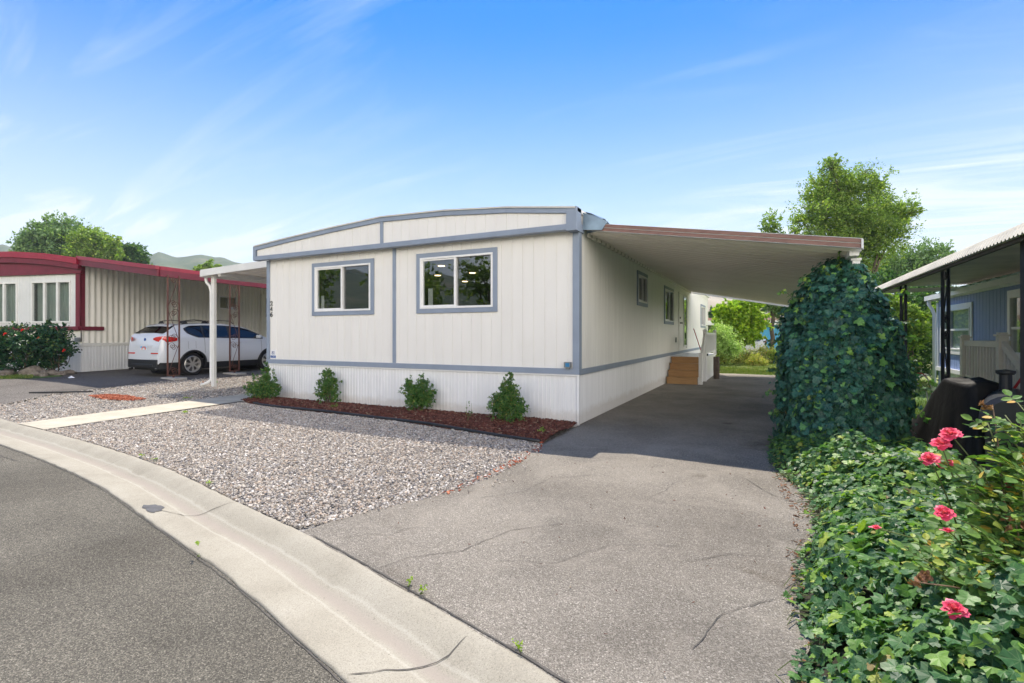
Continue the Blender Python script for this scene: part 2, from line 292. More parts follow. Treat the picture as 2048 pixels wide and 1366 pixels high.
n = NB('dry_lawn'); a = n.noise(.6, 5, .6); n.col(n.ramp(a, [(.3, (.11,.17,.035)), (.5, (.20,.23,.07)), (.65, (.33,.28,.14)), (.8, (.20,.13,.09))])); n.set(.95); n.bump(n.noise(40, 4), .8, .03); lawnm = n.m
n = NB('green_lawn'); a = n.noise(.8, 5, .6); n.col(n.ramp(a, [(.3, (.05,.11,.02)), (.6, (.10,.18,.035)), (.8, (.16,.2,.06))])); n.set(.95); n.bump(n.noise(40, 4), .8, .03); lawng = n.m
n = NB('far_ground'); n.col(n.ramp(n.noise(.05, 6, .6), [(.3, (.10,.13,.05)), (.7, (.24,.21,.13))])); n.set(.95); groundm = n.m
n = NB('hill_scrub'); a = n.noise(.03, 9, .72, dist=.6); n.col(n.ramp(a, [(.3, (.030,.055,.028)), (.50, (.06,.09,.042)), (.64, (.13,.125,.075)), (.78, (.20,.18,.12))])); n.set(.95); hillm = n.m
n = NB('dry_hill'); a = n.noise(.02, 8, .65); n.col(n.ramp(a, [(.3, (.22,.19,.13)), (.7, (.36,.31,.23))])); n.set(.95); dryhillm = n.m
crackm = paint('crack_filler', (.10,.092,.082), .95, .3, 9)
tarm = paint('tar_patch', (.10,.10,.105), .8, .3, 12, bump=.8)

# ------------------------------------------------------------------ mesh helpers
def link(o, parent=None):
    COL.objects.link(o)
    if parent is not None: o.parent = parent
    return o
def tag(o, label=None, cat=None, group=None, kind=None):
    if label: o['label'] = label
    if cat: o['category'] = cat
    if group: o['group'] = group
    if kind: o['kind'] = kind
    return o
def thing(name, label, cat, loc=(0,0,0), group=None):
    o = bpy.data.objects.new(name, None); link(o); o.empty_display_size = .3
    o.location = loc; bpy.context.view_layer.update() if False else None
    return tag(o, label, cat, group)
def child_loc(parent):
    p = Vector((0,0,0)); q = parent
    while q is not None: p += q.location; q = q.parent
    return p
def mesh_np(name, V, F, mat, parent=None, smooth=False, uv=None, k=None):
    """V (n,3); F (m,k) int array"""
    V = np.asarray(V, np.float32); F = np.asarray(F, np.int32)
    if parent is not None: V = V - np.array(child_loc(parent), np.float32)
    me = bpy.data.meshes.new(name); m, kk = F.shape
    me.vertices.add(len(V)); me.vertices.foreach_set('co', V.ravel())
    me.loops.add(m*kk); me.loops.foreach_set('vertex_index', F.ravel())
    me.polygons.add(m); me.polygons.foreach_set('loop_start', np.arange(0, m*kk, kk, dtype=np.int32))
    me.polygons.foreach_set('use_smooth', np.full(m, bool(smooth)))
    me.update(calc_edges=True)
    if uv is not None:
        l = me.uv_layers.new(name='UVMap'); l.data.foreach_set('uv', np.asarray(uv, np.float32)[F.ravel()].ravel())
    me.materials.append(mat)
    o = bpy.data.objects.new(name, me); return link(o, parent)
class MB:
    """collects shapes given in a local frame O + a*A + n*N + z*Z and links them as one mesh"""
    def __init__(s, O=(0,0,0), A=(1,0,0), N=None, Z=(0,0,1)):
        s.O = Vector(O); s.A = Vector(A); s.Z = Vector(Z); s.N = Vector(N) if N is not None else s.Z.cross(s.A)
        s.v = []; s.f = []
    def P(s, a, n, z): return s.O + s.A*a + s.N*n + s.Z*z
    def quad(s, *pts): 
        i = len(s.v); s.v += [tuple(s.P(*p)) for p in pts]; s.f.append(tuple(range(i, i+len(pts)))); return s
    def box(s, a0, a1, n0, n1, z0, z1):
        i = len(s.v)
        for a in (a0, a1):
            for n in (n0, n1):
                for z in (z0, z1): s.v.append(tuple(s.P(a, n, z)))
        for f in ((0,1,3,2),(4,6,7,5),(0,4,5,1),(2,3,7,6),(0,2,6,4),(1,5,7,3)): s.f.append(tuple(i+k for k in f))
        return s
    def frame(s, a0, a1, z0, z1, w, n0, n1, wb=None):
        wb = w if wb is None else wb
        s.box(a0, a1, n0, n1, z1-w, z1); s.box(a0, a1, n0, n1, z0, z0+wb)
        s.box(a0, a0+w, n0, n1-.001, z0+wb, z1-w); s.box(a1-w, a1, n0, n1-.001, z0+wb, z1-w); return s
    def prism(s, pts, n0, n1):                    # polygon in (a,z), extruded along n
        i = len(s.v); k = len(pts)
        for n in (n0, n1):
            for a, z in pts: s.v.append(tuple(s.P(a, n, z)))
        s.f.append(tuple(i+j for j in range(k))); s.f.append(tuple(i+k+j for j in reversed(range(k))))
        for j in range(k): s.f.append((i+j, i+(j+1) % k, i+k+(j+1) % k, i+k+j))
        return s
    def band(s, path, w, n0, n1):                 # strip of height w hanging below a top polyline (a,z)
        for (a, z), (b, y) in zip(path, path[1:]): s.prism([(a, z-w), (b, y-w), (b, y), (a, z)], n0, n1)
        return s
    def tube(s, pts, r, sides=8, closed_ends=True):
        pts = [Vector(s.P(*p)) for p in pts]; rr = r if isinstance(r, (list, tuple)) else [r]*len(pts); i0 = len(s.v)
        up = None
        for j, p in enumerate(pts):
            t = (pts[min(j+1, len(pts)-1)] - pts[max(j-1, 0)]).normalized()
            if up is None: up = Vector((0,0,1)) if abs(t.z) < .9 else Vector((1,0,0))
            u = t.cross(up).normalized(); w = u.cross(t).normalized(); up = w
            for q in range(sides):
                an = 2*math.pi*q/sides; s.v.append(tuple(p + u*math.cos(an)*rr[j] + w*math.sin(an)*rr[j]))
        for j in range(len(pts)-1):
            for q in range(sides):
                a = i0+j*sides+q; b = i0+j*sides+(q+1) % sides; s.f.append((a, b, b+sides, a+sides))
        if closed_ends:
            s.f.append(tuple(i0+q for q in reversed(range(sides)))); e = i0+(len(pts)-1)*sides; s.f.append(tuple(e+q for q in range(sides)))
        return s
    def lathe(s, prof, c, axis='n', sides=28):    # prof [(r, h)] round an axis through c=(a,n,z)
        i0 = len(s.v)
        for r, h in prof:
            for q in range(sides):
                an = 2*math.pi*q/sides; x, y = r*math.cos(an), r*math.sin(an)
                s.v.append(tuple(s.P(c[0]+x, c[1]+h, c[2]+y) if axis == 'n' else s.P(c[0]+x, c[1]+y, c[2]+h) if axis == 'z' else s.P(c[0]+h, c[1]+x, c[2]+y)))
        for j in range(len(prof)-1):
            for q in range(sides):
                a = i0+j*sides+q; b = i0+j*sides+(q+1) % sides; s.f.append((a, b, b+sides, a+sides))
        for j in (0, len(prof)-1):
            if prof[j][0] > 1e-4: s.f.append(tuple(i0+j*sides+q for q in range(sides)))
        return s
    def build(s, name, mat, parent=None, smooth=False, bevel=0):
        off = child_loc(parent) if parent is not None else Vector((0,0,0))
        me = bpy.data.meshes.new(name); me.from_pydata([(x-off.x, y-off.y, z-off.z) for x, y, z in s.v], [], s.f); me.update()
        me.materials.append(mat)
        if smooth: me.polygons.foreach_set('use_smooth', [True]*len(me.polygons))
        o = bpy.data.objects.new(name, me); link(o, parent)
        if bevel:
            b = o.modifiers.new('bevel', 'BEVEL'); b.width = bevel; b.segments = 2; b.limit_method = 'ANGLE'; b.angle_limit = R(40)
        return o
def profile_panel(name, mat, parent, O, A, N, prof, z0, z1, holes=()):
    """vertical sheet whose plan follows prof [(a, depth)], z1 number or function of a; holes (a0,a1,z0,z1)"""
    xs = sorted(set([round(a, 4) for a, _ in prof] + [round(h[i], 4) for h in holes for i in (0, 1)]))
    pa = [a for a, _ in prof]; pd = [d for _, d in prof]
    A = Vector(A); N = Vector(N); O = Vector(O); V = []; F = []
    zs = [z0] + sorted(set(h[i] for h in holes for i in (2, 3)))
    top = z1 if callable(z1) else (lambda a: z1)
    nz = len(zs)+1
    for a in xs:
        d = float(np.interp(a, pa, pd)); p = O + A*a + N*d
        for z in zs + [top(a)]: V.append((p.x, p.y, z))
    for i in range(len(xs)-1):
        am = (xs[i]+xs[i+1])/2
        for j in range(nz-1):
            zl = (zs+[top(am)])[j]; zh = (zs+[top(am)])[j+1]; zm = (zl+zh)/2
            if any(h[0] < am < h[1] and h[2] < zm < h[3] for h in holes): continue
            F.append((i*nz+j, (i+1)*nz+j, (i+1)*nz+j+1, i*nz+j+1))
    return mesh_np(name, V, F, mat, parent)
def grooves(L, spacing, w=.012, d=.008, start=0, jitter=0):
    p = [(0, 0)]; a = start if start > 0 else spacing
    while a < L-w:
        p += [(a-w/2, 0), (a-w/4, -d), (a+w/4, -d), (a+w/2, 0)]; a += spacing
    p.append((L, 0)); return p
def ribs(L, spacing, w, d):                      # raised ribs
    p = [(0, 0)]; a = spacing*.5
    while a < L-w:
        p += [(a-w/2, 0), (a-w/4, d), (a+w/4, d), (a+w/2, 0)]; a += spacing
    p.append((L, 0)); return p
def corr(L, pitch, d, per=8):
    n = int(L/pitch*per); return [(i*L/n, d*.5*(1+math.cos(2*math.pi*i/per))) for i in range(n+1)]
def sheet(name, poly, z, mat, kind='structure', H=True, step=None, parent=None, h=None):
    """flat or gently rising sheet over a polygon (x,y): fine triangulation by grid clipping is not needed where flat"""
    import bmesh
    bm = bmesh.new(); vs = [bm.verts.new((x, y, 0)) for x, y in poly]; f = bm.faces.new(vs)
    if f.normal.z < 0: bmesh.ops.reverse_faces(bm, faces=[f])
    if step:
        xs = [p[0] for p in poly]; ys = [p[1] for p in poly]
        x = math.ceil(min(xs)/step)*step
        while x < max(xs):
            bmesh.ops.bisect_plane(bm, geom=bm.verts[:]+bm.edges[:]+bm.faces[:], plane_co=(x,0,0), plane_no=(1,0,0)); x += step
        y = math.ceil(min(ys)/step)*step
        while y < max(ys):
            bmesh.ops.bisect_plane(bm, geom=bm.verts[:]+bm.edges[:]+bm.faces[:], plane_co=(0,y,0), plane_no=(0,1,0)); y += step
    for v in bm.verts: v.co.z = z + (h(v.co.x, v.co.y) if h else HH(v.co.x, v.co.y) if H else 0)
    bmesh.ops.triangulate(bm, faces=bm.faces[:])
    for f in bm.faces:
        f.normal_update()
        if f.normal.z < 0: f.normal_flip()
    me = bpy.data.meshes.new(name); bm.to_mesh(me); bm.free(); me.materials.append(mat)
    o = bpy.data.objects.new(name, me); link(o, parent)
    if kind: o['kind'] = kind
    return o
def inpoly(x, y, poly):
    r = np.zeros(len(x), bool); n = len(poly)
    for i in range(n):
        x0, y0 = poly[i]; x1, y1 = poly[(i+1) % n]
        if y0 == y1: continue
        c = ((y0 > y) != (y1 > y)) & (x < (x1-x0)*(y-y0)/(y1-y0)+x0); r ^= c
    return r
def sample_poly(poly, n):
    p = np.array(poly); lo = p.min(0); hi = p.max(0); xs = []; 
    while sum(len(a) for a in xs) < n:
        q = rng.uniform(lo, hi, (n*2, 2)); xs.append(q[inpoly(q[:,0], q[:,1], poly)])
    return np.concatenate(xs)[:n]
def rand_rot(n):
    q = rng.normal(size=(n, 4)); q /= np.linalg.norm(q, axis=1)[:, None]; w, x, y, z = q.T
    return np.stack([np.stack([1-2*(y*y+z*z), 2*(x*y-z*w), 2*(x*z+y*w)], 1), np.stack([2*(x*y+z*w), 1-2*(x*x+z*z), 2*(y*z-x*w)], 1), np.stack([2*(x*z-y*w), 2*(y*z+x*w), 1-2*(x*x+y*y)], 1)], 1)
def unit(a): return a/np.maximum(np.linalg.norm(a, axis=-1, keepdims=True), 1e-9)
def frames(Nrm, Up):                              # rows: x, y(along leaf), z(normal)
    z = unit(Nrm); y = unit(Up - (Up*z).sum(1)[:, None]*z); x = np.cross(y, z)
    return np.stack([x, y, z], 1)
def scatter(name, T, TF, pos, rot, size, mat, parent=None, smooth=False, uvs=None):
    """T (k,3) template, TF faces; rot (n,3,3) rows = local axes; size (n,) or (n,3)"""
    T = np.asarray(T, float); n = len(pos); size = np.asarray(size, float)
    if size.ndim == 1: size = np.repeat(size[:, None], 3, 1)
    loc = T[None]*size[:, None, :]; V = np.einsum('nki,nij->nkj', loc, rot) + pos[:, None, :]
    F = (np.asarray(TF)[None] + (np.arange(n)*len(T))[:, None, None]).reshape(-1, len(TF[0]))
    uv = np.tile(np.asarray(uvs), (n, 1)) if uvs is not None else None
    return mesh_np(name, V.reshape(-1, 3), F, mat, parent, smooth, uv)
def multi_scatter(name, parts, mat, parent=None, smooth=False):
    Vs, Fs, U, o = [], [], [], 0
    for T, TF, pos, rot, size, uvs in parts:
        T = np.asarray(T, float); n = len(pos); size = np.asarray(size, float)
        if size.ndim == 1: size = np.repeat(size[:, None], 3, 1)
        V = np.einsum('nki,nij->nkj', T[None]*size[:, None, :], rot) + pos[:, None, :]
        Vs.append(V.reshape(-1, 3)); Fs.append((np.asarray(TF)[None] + (np.arange(n)*len(T))[:, None, None]).reshape(-1, len(TF[0])) + o); o += n*len(T)
        if uvs is not None: U.append(np.tile(np.asarray(uvs), (n, 1)))
    return mesh_np(name, np.concatenate(Vs), np.concatenate(Fs), mat, parent, smooth, np.concatenate(U) if U else None)
LEAF = [(0,0,0), (-.30,.42,.07), (0,.45,-.02), (.30,.42,.07), (0,1,.0)]        # simple folded leaf
LEAFF = [(0,2,1), (0,3,2), (1,2,4), (2,3,4)]
OVAL = [(0,0,0), (-.26,.18,.04), (-.36,.5,.07), (-.24,.8,.03), (0,1,-.05), (.24,.8,.03), (.36,.5,.07), (.26,.18,.04), (0,.5,-.03)]
OVALF = [(8,1,0), (8,2,1), (8,3,2), (8,4,3), (8,5,4), (8,6,5), (8,7,6), (8,0,7)]
def ivy_template(curl=.0, w=1.0):
    out = [(0,0), (.20,-.14), (.44,-.10), (.56,.10), (.42,.30), (.36,.42), (.50,.58), (.26,.74), (.10,.86), (0,1.06)]
    pts = [(x*w, y) for x, y in out] + [(-x*w, y) for x, y in reversed(out[1:-1])]
    T = [(x, y, .16*abs(x) - curl*(x*x + (y-.35)**2)*.9 + .02*math.sin(9*y)) for x, y in pts]; c = (0, .33, -.01 + curl*.0)
    T.append(c); n = len(pts); return T, [(n, i, (i+1) % n) for i in range(n)], [(x, y) for x, y, z in T]
IVY = [ivy_template(.25, 1.0), ivy_template(.55, .85), ivy_template(.1, 1.12), ivy_template(.8, .95)]

# ------------------------------------------------------------------ ground, street, gutter, drives
def ground_sheet():
    xs = np.concatenate([-np.geomspace(890, 30, 12), np.arange(-26, 30, 2.0), np.geomspace(30, 890, 12)]); X, Y = np.meshgrid(xs, xs, indexing='ij')
    Z = HHn(X) - .16 ; n = len(xs)
    V = np.stack([X.ravel(), Y.ravel(), Z.ravel()], 1); I = np.arange(n*n).reshape(n, n)
    F = np.stack([I[:-1,:-1].ravel(), I[1:,:-1].ravel(), I[1:,1:].ravel(), I[:-1,1:].ravel()], 1)
    o = mesh_np('ground', V, F, groundm); o['kind'] = 'structure'
ground_sheet()
KERB = [(-60,-3.3), (-32,-3.35), (-20,-3.45), (-14,-3.6), (-9.08,-3.92), (-5.41,-4.22), (-3.17,-4.51), (-1.5,-4.87), (-.37,-5.11), (.62,-5.375), (1.43,-5.61), (1.95,-5.77), (3.0,-6.15), (4.5,-6.85), (7,-8.3), (12,-12), (20,-19)]
def resample(P, step):
    P = [Vector((*p, 0)) for p in P]; out = []
    for i in range(len(P)-1):
        p0 = P[max(i-1, 0)]; p1 = P[i]; p2 = P[i+1]; p3 = P[min(i+2, len(P)-1)]; L = (p2-p1).length; k = max(1, int(L/step))
        t1 = (p2-p0)*(L/max((p2-p0).length, 1e-6)); t2 = (p3-p1)*(L/max((p3-p1).length, 1e-6))
        for j in range(k):
            t = j/k; out.append(p1*(2*t**3-3*t*t+1)+t1*(t**3-2*t*t+t)+p2*(-2*t**3+3*t*t)+t2*(t**3-t*t))
    out.append(P[-1]); return out
KP = resample(KERB, .12)
KN = []
for i, p in enumerate(KP):
    t = (KP[min(i+1, len(KP)-1)] - KP[max(i-1, 0)]).normalized(); KN.append(Vector((t.y, -t.x, 0)))     # towards the street
GPROF = [(-.01, -.10), (0, -.004), (.012, .004), (.04, .004), (.09, -.012), (.155, -.045), (.21, -.080), (.26, -.090), (.32, -.084), (.42, -.070), (.53, -.060), (.56, -.060), (.570, -.066), (.573, -.12)]
def gz(d): return float(np.interp(d, [a for a, _ in GPROF], [b for _, b in GPROF]))
def gutter():
    V = []; UV = []; s = 0; rnd = random.Random(3); prev = None
    for p, nn in zip(KP, KN):
        if prev is not None: s += (p-prev).length
        prev = p; e = rnd.uniform(-.008, .008)
        for d, z in GPROF:
            j = e if d in (0, .012, .56, .570) else 0
            q = p + nn*(d+j); V.append((q.x, q.y, z + HH(q.x, q.y)*.5)); UV.append((s, d))
    k = len(GPROF); n = len(KP); I = np.arange(n*k).reshape(n, k)
    F = np.stack([I[:-1,:-1].ravel(), I[:-1,1:].ravel(), I[1:,1:].ravel(), I[1:,:-1].ravel()], 1)
    o = mesh_np('gutter', V, F, gutterm, smooth=True, uv=UV); o['kind'] = 'structure'; return o
GUT = gutter()
def near_kerb(x, y):
    i = min(range(len(KP)), key=lambda i: (KP[i].x-x)**2+(KP[i].y-y)**2); d = (Vector((x, y, 0))-KP[i]).dot(KN[i]); return d, i
inner = [(KP[i]+KN[i]*.56) for i in range(0, len(KP), 3)]
st = sheet('street', [(p.x, p.y) for p in inner] + [(20,-60), (-60,-60)], -.074, streetm, H=False, h=lambda x, y: HH(x, y)*.5)
yard_in = [(KP[i].x - KN[i].x*-.006, KP[i].y - KN[i].y*-.006) for i in range(len(KP))]
def kerb_between(x0, x1, off=.0): return [((p+n*off).x, (p+n*off).y) for p, n in zip(KP, KN) if x0 <= p.x <= x1]
DL = [(0,0), (.04,-.75), (.05,-1.46), (.10,-2.08), (.19,-2.7), (.19,-3.16), (.14,-3.6), (.02,-4.0), (-.19,-4.42), (-.30,-4.75), (-.36,-5.09)]
drive = [(-.06,12.7), (-.06,.0)] + DL + kerb_between(-.34, 3.6, .002)[0:] + [(3.7,-2), (3.5,.5), (3.5,12.6), (1.6,12.9)]
o = sheet('driveway', drive, -.004, drivem, H=False)
o = sheet('neighbour_driveway', [(-10.6,-3.7), (-10.75,-3.35), (-11.3,-2.7), (-12.0,-1.9), (-11.95,-1.3), (-12.2,-.5), (-12.55,.3), (-12.45,1.8), (-12.1,3.6), (-11.6,9), (-18.4,12), (-19.5,8), (-17.9,.9), (-17.85,.35), (-16.2,-.2), (-15.9,-1.0), (-16.6,-1.5), (-18.5,-1.6), (-21,-2.2), (-23,-3.3)] + kerb_between(-22.9, -10.7)[::1], -.002, nbrdrivem, step=1.0)
gl = kerb_between(-12, -.36, -.002)
bed = [(-10.75,-3.75)] + [p for p in gl if p[0] > -10.7] + [(.1,-4.2), (.25,-3.2), (.12,-2.0), (.08,0), (-.02,.05), (-7.3,.05), (-7.3,10), (-12.2,10), (-12.1,3.7), (-12.4,1.9), (-12.5,.4), (-12.15,-.5), (-11.9,-1.4), (-11.95,-2.0), (-11.0,-3.0)]
o = sheet('gravel_bed', bed, -.03, bedm, step=1.0)
walk = [(-8.12,-4.02), (-8.30,-2.5), (-8.50,-.9), (-8.56,.6), (-7.55,.6), (-7.45,-.72), (-7.30,-2.3), (-7.10,-4.07)]
o = sheet('walkway', walk, .012, walkm, step=1.0)
o = sheet('lawn', [(-.06,12.71), (1.6,12.92), (3.5,12.62), (4.3,12.6), (4.6,10.5), (60,10), (60,60), (-60,60), (-60,20), (-7.3,20), (-7.3,19.9), (-.06,19.9)], -.02, lawnm, H=False)
o = sheet('side_lawn', [(3.52,12.6), (3.52,.4), (3.72,-2), (3.5,-6.2), (4.4,-6.75), (7,-8.2), (12,-11.7), (60,-11), (60,9.98), (4.58,10.48), (4.28,12.58)], -.03, lawng, H=False)
o = sheet('left_lawn', [(-23.1,-3.25), (-21.05,-2.15), (-18.5,-1.5), (-16.65,-1.42), (-15.95,-1.02), (-16.22,-.22), (-17.86,.3), (-40,-5)], 0, lawng, step=1.0)
sheet('dirt_strip', [(.4,13.6), (1.5,13.45), (3.0,13.6), (4.4,13.3), (4.5,14.3), (3.2,14.6), (1.6,14.4), (.5,14.7)], -.012, soilm, H=False)
MULP = [(-7.75,-.40), (-7.2,-.62), (-6.64,-.76), (-5.32,-.87), (-4.0,-.90), (-2.79,-1.00), (-1.65,-1.20), (-.69,-1.37), (.02,-1.50), (.03,-.75), (-.01,-.02), (-7.34,-.02), (-7.62,-.02)]
def mulch_h(x, y): return .05 + .02*math.sin(x*3.1+1)*math.sin(y*5) 
o = sheet('mulch_bed', MULP, -.01, mulchsoil, step=.2, h=lambda x, y: (.05 + .02*math.sin(x*3.1+1)*math.sin(y*5))*min(1, max(0, (y - float(np.interp(x, [p[0] for p in MULP[:9]], [p[1] for p in MULP[:9]])))*6)))
m = MB(); m.tube([(x, y, .028+.008*math.sin(x*2.3)) for x, y in [(-6.9,-.70), (-6.5,-.79), (-5.9,-.84), (-5.3,-.885), (-4.6,-.90), (-4.0,-.92), (-3.4,-.95), (-2.79,-1.02), (-2.2,-1.11), (-1.65,-1.22), (-1.1,-1.31), (-.69,-1.39), (-.3,-1.46), (.0,-1.53)]], .022)
tag(m.build('garden_edging', edging, smooth=True), 'black plastic edging strip between the red mulch and the gravel', 'edging')
m = MB(); m.box(-.62, .62, -.03, .03, 0, .03)
ed = m.build('edging_board', edging); ed.location = (-11.75,-2.02, HH(-11.8,-2)+.01); ed.rotation_euler = (0, 0, R(38)); tag(ed, 'short dark board lying at the edge of the gravel and asphalt', 'board')

# cracks in the concrete and asphalt
def crack(name, pts, w, zf, mat, parent):
    rnd = random.Random(len(pts)*7+int(pts[0][0]*100)); P = []; jit = .003 if len(pts) > 8 else .008
    for (a, b), (c, d) in zip(pts, pts[1:]):
        k = max(2, int(math.hypot(c-a, d-b)/.05))
        for j in range(k): P.append((a+(c-a)*j/k + rnd.uniform(-jit,jit), b+(d-b)*j/k + rnd.uniform(-jit,jit)))
    P.append(pts[-1]); V = []; F = []
    for i, (x, y) in enumerate(P):
        x2, y2 = P[min(i+1, len(P)-1)]; x1, y1 = P[max(i-1, 0)]; t = Vector((x2-x1, y2-y1)).normalized(); ww = w*rnd.uniform(.35, 1.1)*(.25 if i in (0, len(P)-1) else 1)
        for sgn in (-1, 1):
            X = x - t.y*ww*sgn/2; Y = y + t.x*ww*sgn/2; V.append((X, Y, zf(X, Y)))
    F = [(2*i, 2*i+1, 2*i+3, 2*i+2) for i in range(len(P)-1)]
    return mesh_np(name, V, F, mat, parent)
def zg(x, y): d, i = near_kerb(x, y); return gz(min(max(d, .02), .56)) + .004 + HH(x, y)*.5
def kpt(x, d):
    i = min(range(len(KP)), key=lambda i: abs(KP[i].x-x)); q = KP[i]+KN[i]*d; return (q.x, q.y)
crack('crack', [kpt(-1.42, .02), kpt(-1.50, .16), kpt(-1.62, .33), kpt(-1.80, .42), kpt(-1.9, .5)], .008, zg, crackm, GUT)
crack('crack', [kpt(1.47, .02), kpt(1.40, .16), kpt(1.36, .36), kpt(1.20, .55)], .011, zg, crackm, GUT)
crack('crack', [kpt(-4.1, .02), kpt(-4.12, .24), kpt(-4.1, .55)], .004, zg, crackm, GUT)
def blob(name, cx_, cy_, rx, ry, zf, mat, parent, seed, ang=0):
    rnd = random.Random(seed); k = 26; V = [(cx_, cy_, zf(cx_, cy_)+.003)]; a0 = [rnd.uniform(.72, 1.15) for _ in range(k)]
    for ring in (.5, 1):
        for i in range(k):
            t = 2*math.pi*i/k; x = rx*math.cos(t)*a0[i]*ring; y = ry*math.sin(t)*a0[i]*ring
            X = cx_+x*math.cos(ang)-y*math.sin(ang); Y = cy_+x*math.sin(ang)+y*math.cos(ang); V.append((X, Y, zf(X, Y)+(.003 if ring < 1 else 0)))
    F = [(0, 1+i, 1+(i+1) % k) for i in range(k)] + [t for i in range(k) for t in ((1+i, 1+k+i, 1+k+(i+1) % k), (1+i, 1+k+(i+1) % k, 1+(i+1) % k))]
    return mesh_np(name, V, F, mat, parent)
bx_, by_ = kpt(-2.0, .45); blob('tar_patch', bx_, by_, .16, .07, zg, tarm, GUT, 4, R(-14))
DRV = bpy.data.objects['driveway']; STR = bpy.data.objects['street']
zd = lambda x, y: .0005+.001
crack('crack', [(.55,-5.32), (.62,-5.1), (.88,-4.85), (1.0,-4.4), (1.35,-4.05)], .006, zd, crackm, DRV)
crack('crack', [(-.02,-5.1), (.12,-4.92), (.25,-4.88), (.30,-4.7), (.45,-4.62)], .005, zd, crackm, DRV)
crack('crack', [(1.75,-3.2), (1.86,-2.9), (1.9,-2.6), (2.1,-2.4)], .005, zd, crackm, DRV)
crack('crack', [(-.02,-4.72), (-.22,-4.6), (-.2,-4.45)], .005, zd, crackm, DRV)
crack('crack', [(2.5,-2.1), (2.75,-2.6), (3.05,-2.75)], .007, zd, crackm, DRV)
crack('crack', [(2.2,-4.4), (2.5,-4.1), (2.9,-4.0)], .006, zd, crackm, DRV)
crack('crack', [(1.1,-4.9), (1.5,-4.75), (1.75,-4.3), (2.2,-4.1)], .004, zd, crackm, DRV)
crack('crack', [(.4,-3.9), (.7,-3.5), (.75,-3.0), (1.1,-2.7)], .005, zd, crackm, DRV)
crack('crack', [(2.4,-5.3), (2.5,-4.9), (2.75,-4.6)], .005, zd, crackm, DRV)
crack('crack', [(.3,-.4), (.9,-.45), (1.6,-.9), (2.2,-.8)], .004, zd, crackm, DRV)
crack('dirt_seam', [kpt(x, -.02) for x in (-.3, 0, .3, .6, .9, 1.2, 1.5, 1.8, 2.1, 2.5)], .016, zd, crackm, DRV)
zs_ = lambda x, y: -.0705 + HH(x, y)*.5
crack('crack', [kpt(x, .583) for x in (-7, -6, -5, -4, -3, -2, -1, 0, .5, 1, 1.5, 2)], .010, zs_, crackm, STR)
crack('crack', [(.72,-6.52), (.88,-6.36), (1.02,-6.22)], .035, zs_, crackm, STR)
crack('crack', [(-7.6,-4.85), (-6.4,-4.92), (-5.35,-4.98)], .016, zs_, crackm, STR)

# gravel stones, mulch chips
def stones(name, poly, n, smin, smax, mat, zoff, seed=0, excl=()):
    p = sample_poly(poly, n)
    keep = np.ones(len(p), bool)
    for e in excl: keep &= ~inpoly(p[:,0], p[:,1], e)
    p = p[keep]; n = len(p)
    T = [(-1,-.8,-.6), (.9,-1,-.5), (1,.8,-.7), (-.8,1,-.6), (-.9,-.7,.7), (.6,-.9,.6), (.9,.7,.5), (-.6,.6,.8)]
    TF = [(0,3,2,1), (4,5,6,7), (0,1,5,4), (1,2,6,5), (2,3,7,6), (3,0,4,7)]
    T2 = [(-1,-.3,-.6), (.2,-1,-.5), (1,.1,-.6), (.1,.9,-.7), (-.7,-.4,.6), (.1,-.6,.8), (.6,.2,.5), (-.1,.6,.7)]
    s = smin*(smax/smin)**(rng.random(n)**1.7); size = np.stack([s*rng.uniform(.75,1.25,n), s*rng.uniform(.6,1.0,n), s*rng.uniform(.35,.7,n)], 1)*.5
    rot = rand_rot(n); rot = unit(rot*np.array([1,1,1])[None,None]) 
    # stones lie mostly flat
    tilt = rng.normal(size=(n,3))*.45; tilt[:,2] = 1; az = rng.uniform(0, 6.28, n); rot = frames(tilt, np.stack([np.cos(az), np.sin(az), np.zeros(n)], 1))
    pos = np.stack([p[:,0], p[:,1], HHn(p[:,0]) + zoff + rng.uniform(-.004, .016, n)], 1)
    h = n//2
    o = multi_scatter(name, [(T, TF, pos[:h], rot[:h], size[:h], None), (T2, TF, pos[h:], rot[h:], size[h:], None)], mat)
    return o
front = [(-7.15,-4.12)] + [((p+n_*-.02).x, (p+n_*-.02).y) for p, n_ in zip(KP, KN) if -7.1 < p.x < -.40] + [(-.28,-4.8), (-.17,-4.46), (.03,-4.03), (.15,-3.6), (.21,-3.16), (.19,-2.7), (.11,-2.05), (.06,-1.55)] + [(x, y-.03) for x, y in reversed(MULP[:9])] + [(-7.42,-.5)]
tag(stones('front_gravel', front, 115000, .010, .035, gravelm, -.012), 'loose grey and tan gravel of the front yard', 'gravel', kind='stuff')
side = [(-10.72,-3.72)] + [((p+n_*-.02).x, (p+n_*-.02).y) for p, n_ in zip(KP, KN) if -10.7 < p.x < -8.2] + [(-8.16,-3.95), (-8.34,-2.5), (-8.54,-.9), (-8.6,.65), (-7.4,.65), (-7.4,7), (-11.9,7), (-12.15,3.6), (-12.5,1.8), (-12.55,.4), (-12.2,-.5), (-11.95,-1.3), (-11.98,-2.0), (-11.1,-3.0)]
tag(stones('side_gravel', side, 38000, .014, .038, gravelm, -.012, excl=[[(-10.9,-1.9),(-9.6,-1.75),(-9.5,-1.35),(-10.8,-1.45)]]), 'loose gravel beyond the narrow concrete walkway', 'gravel', kind='stuff')
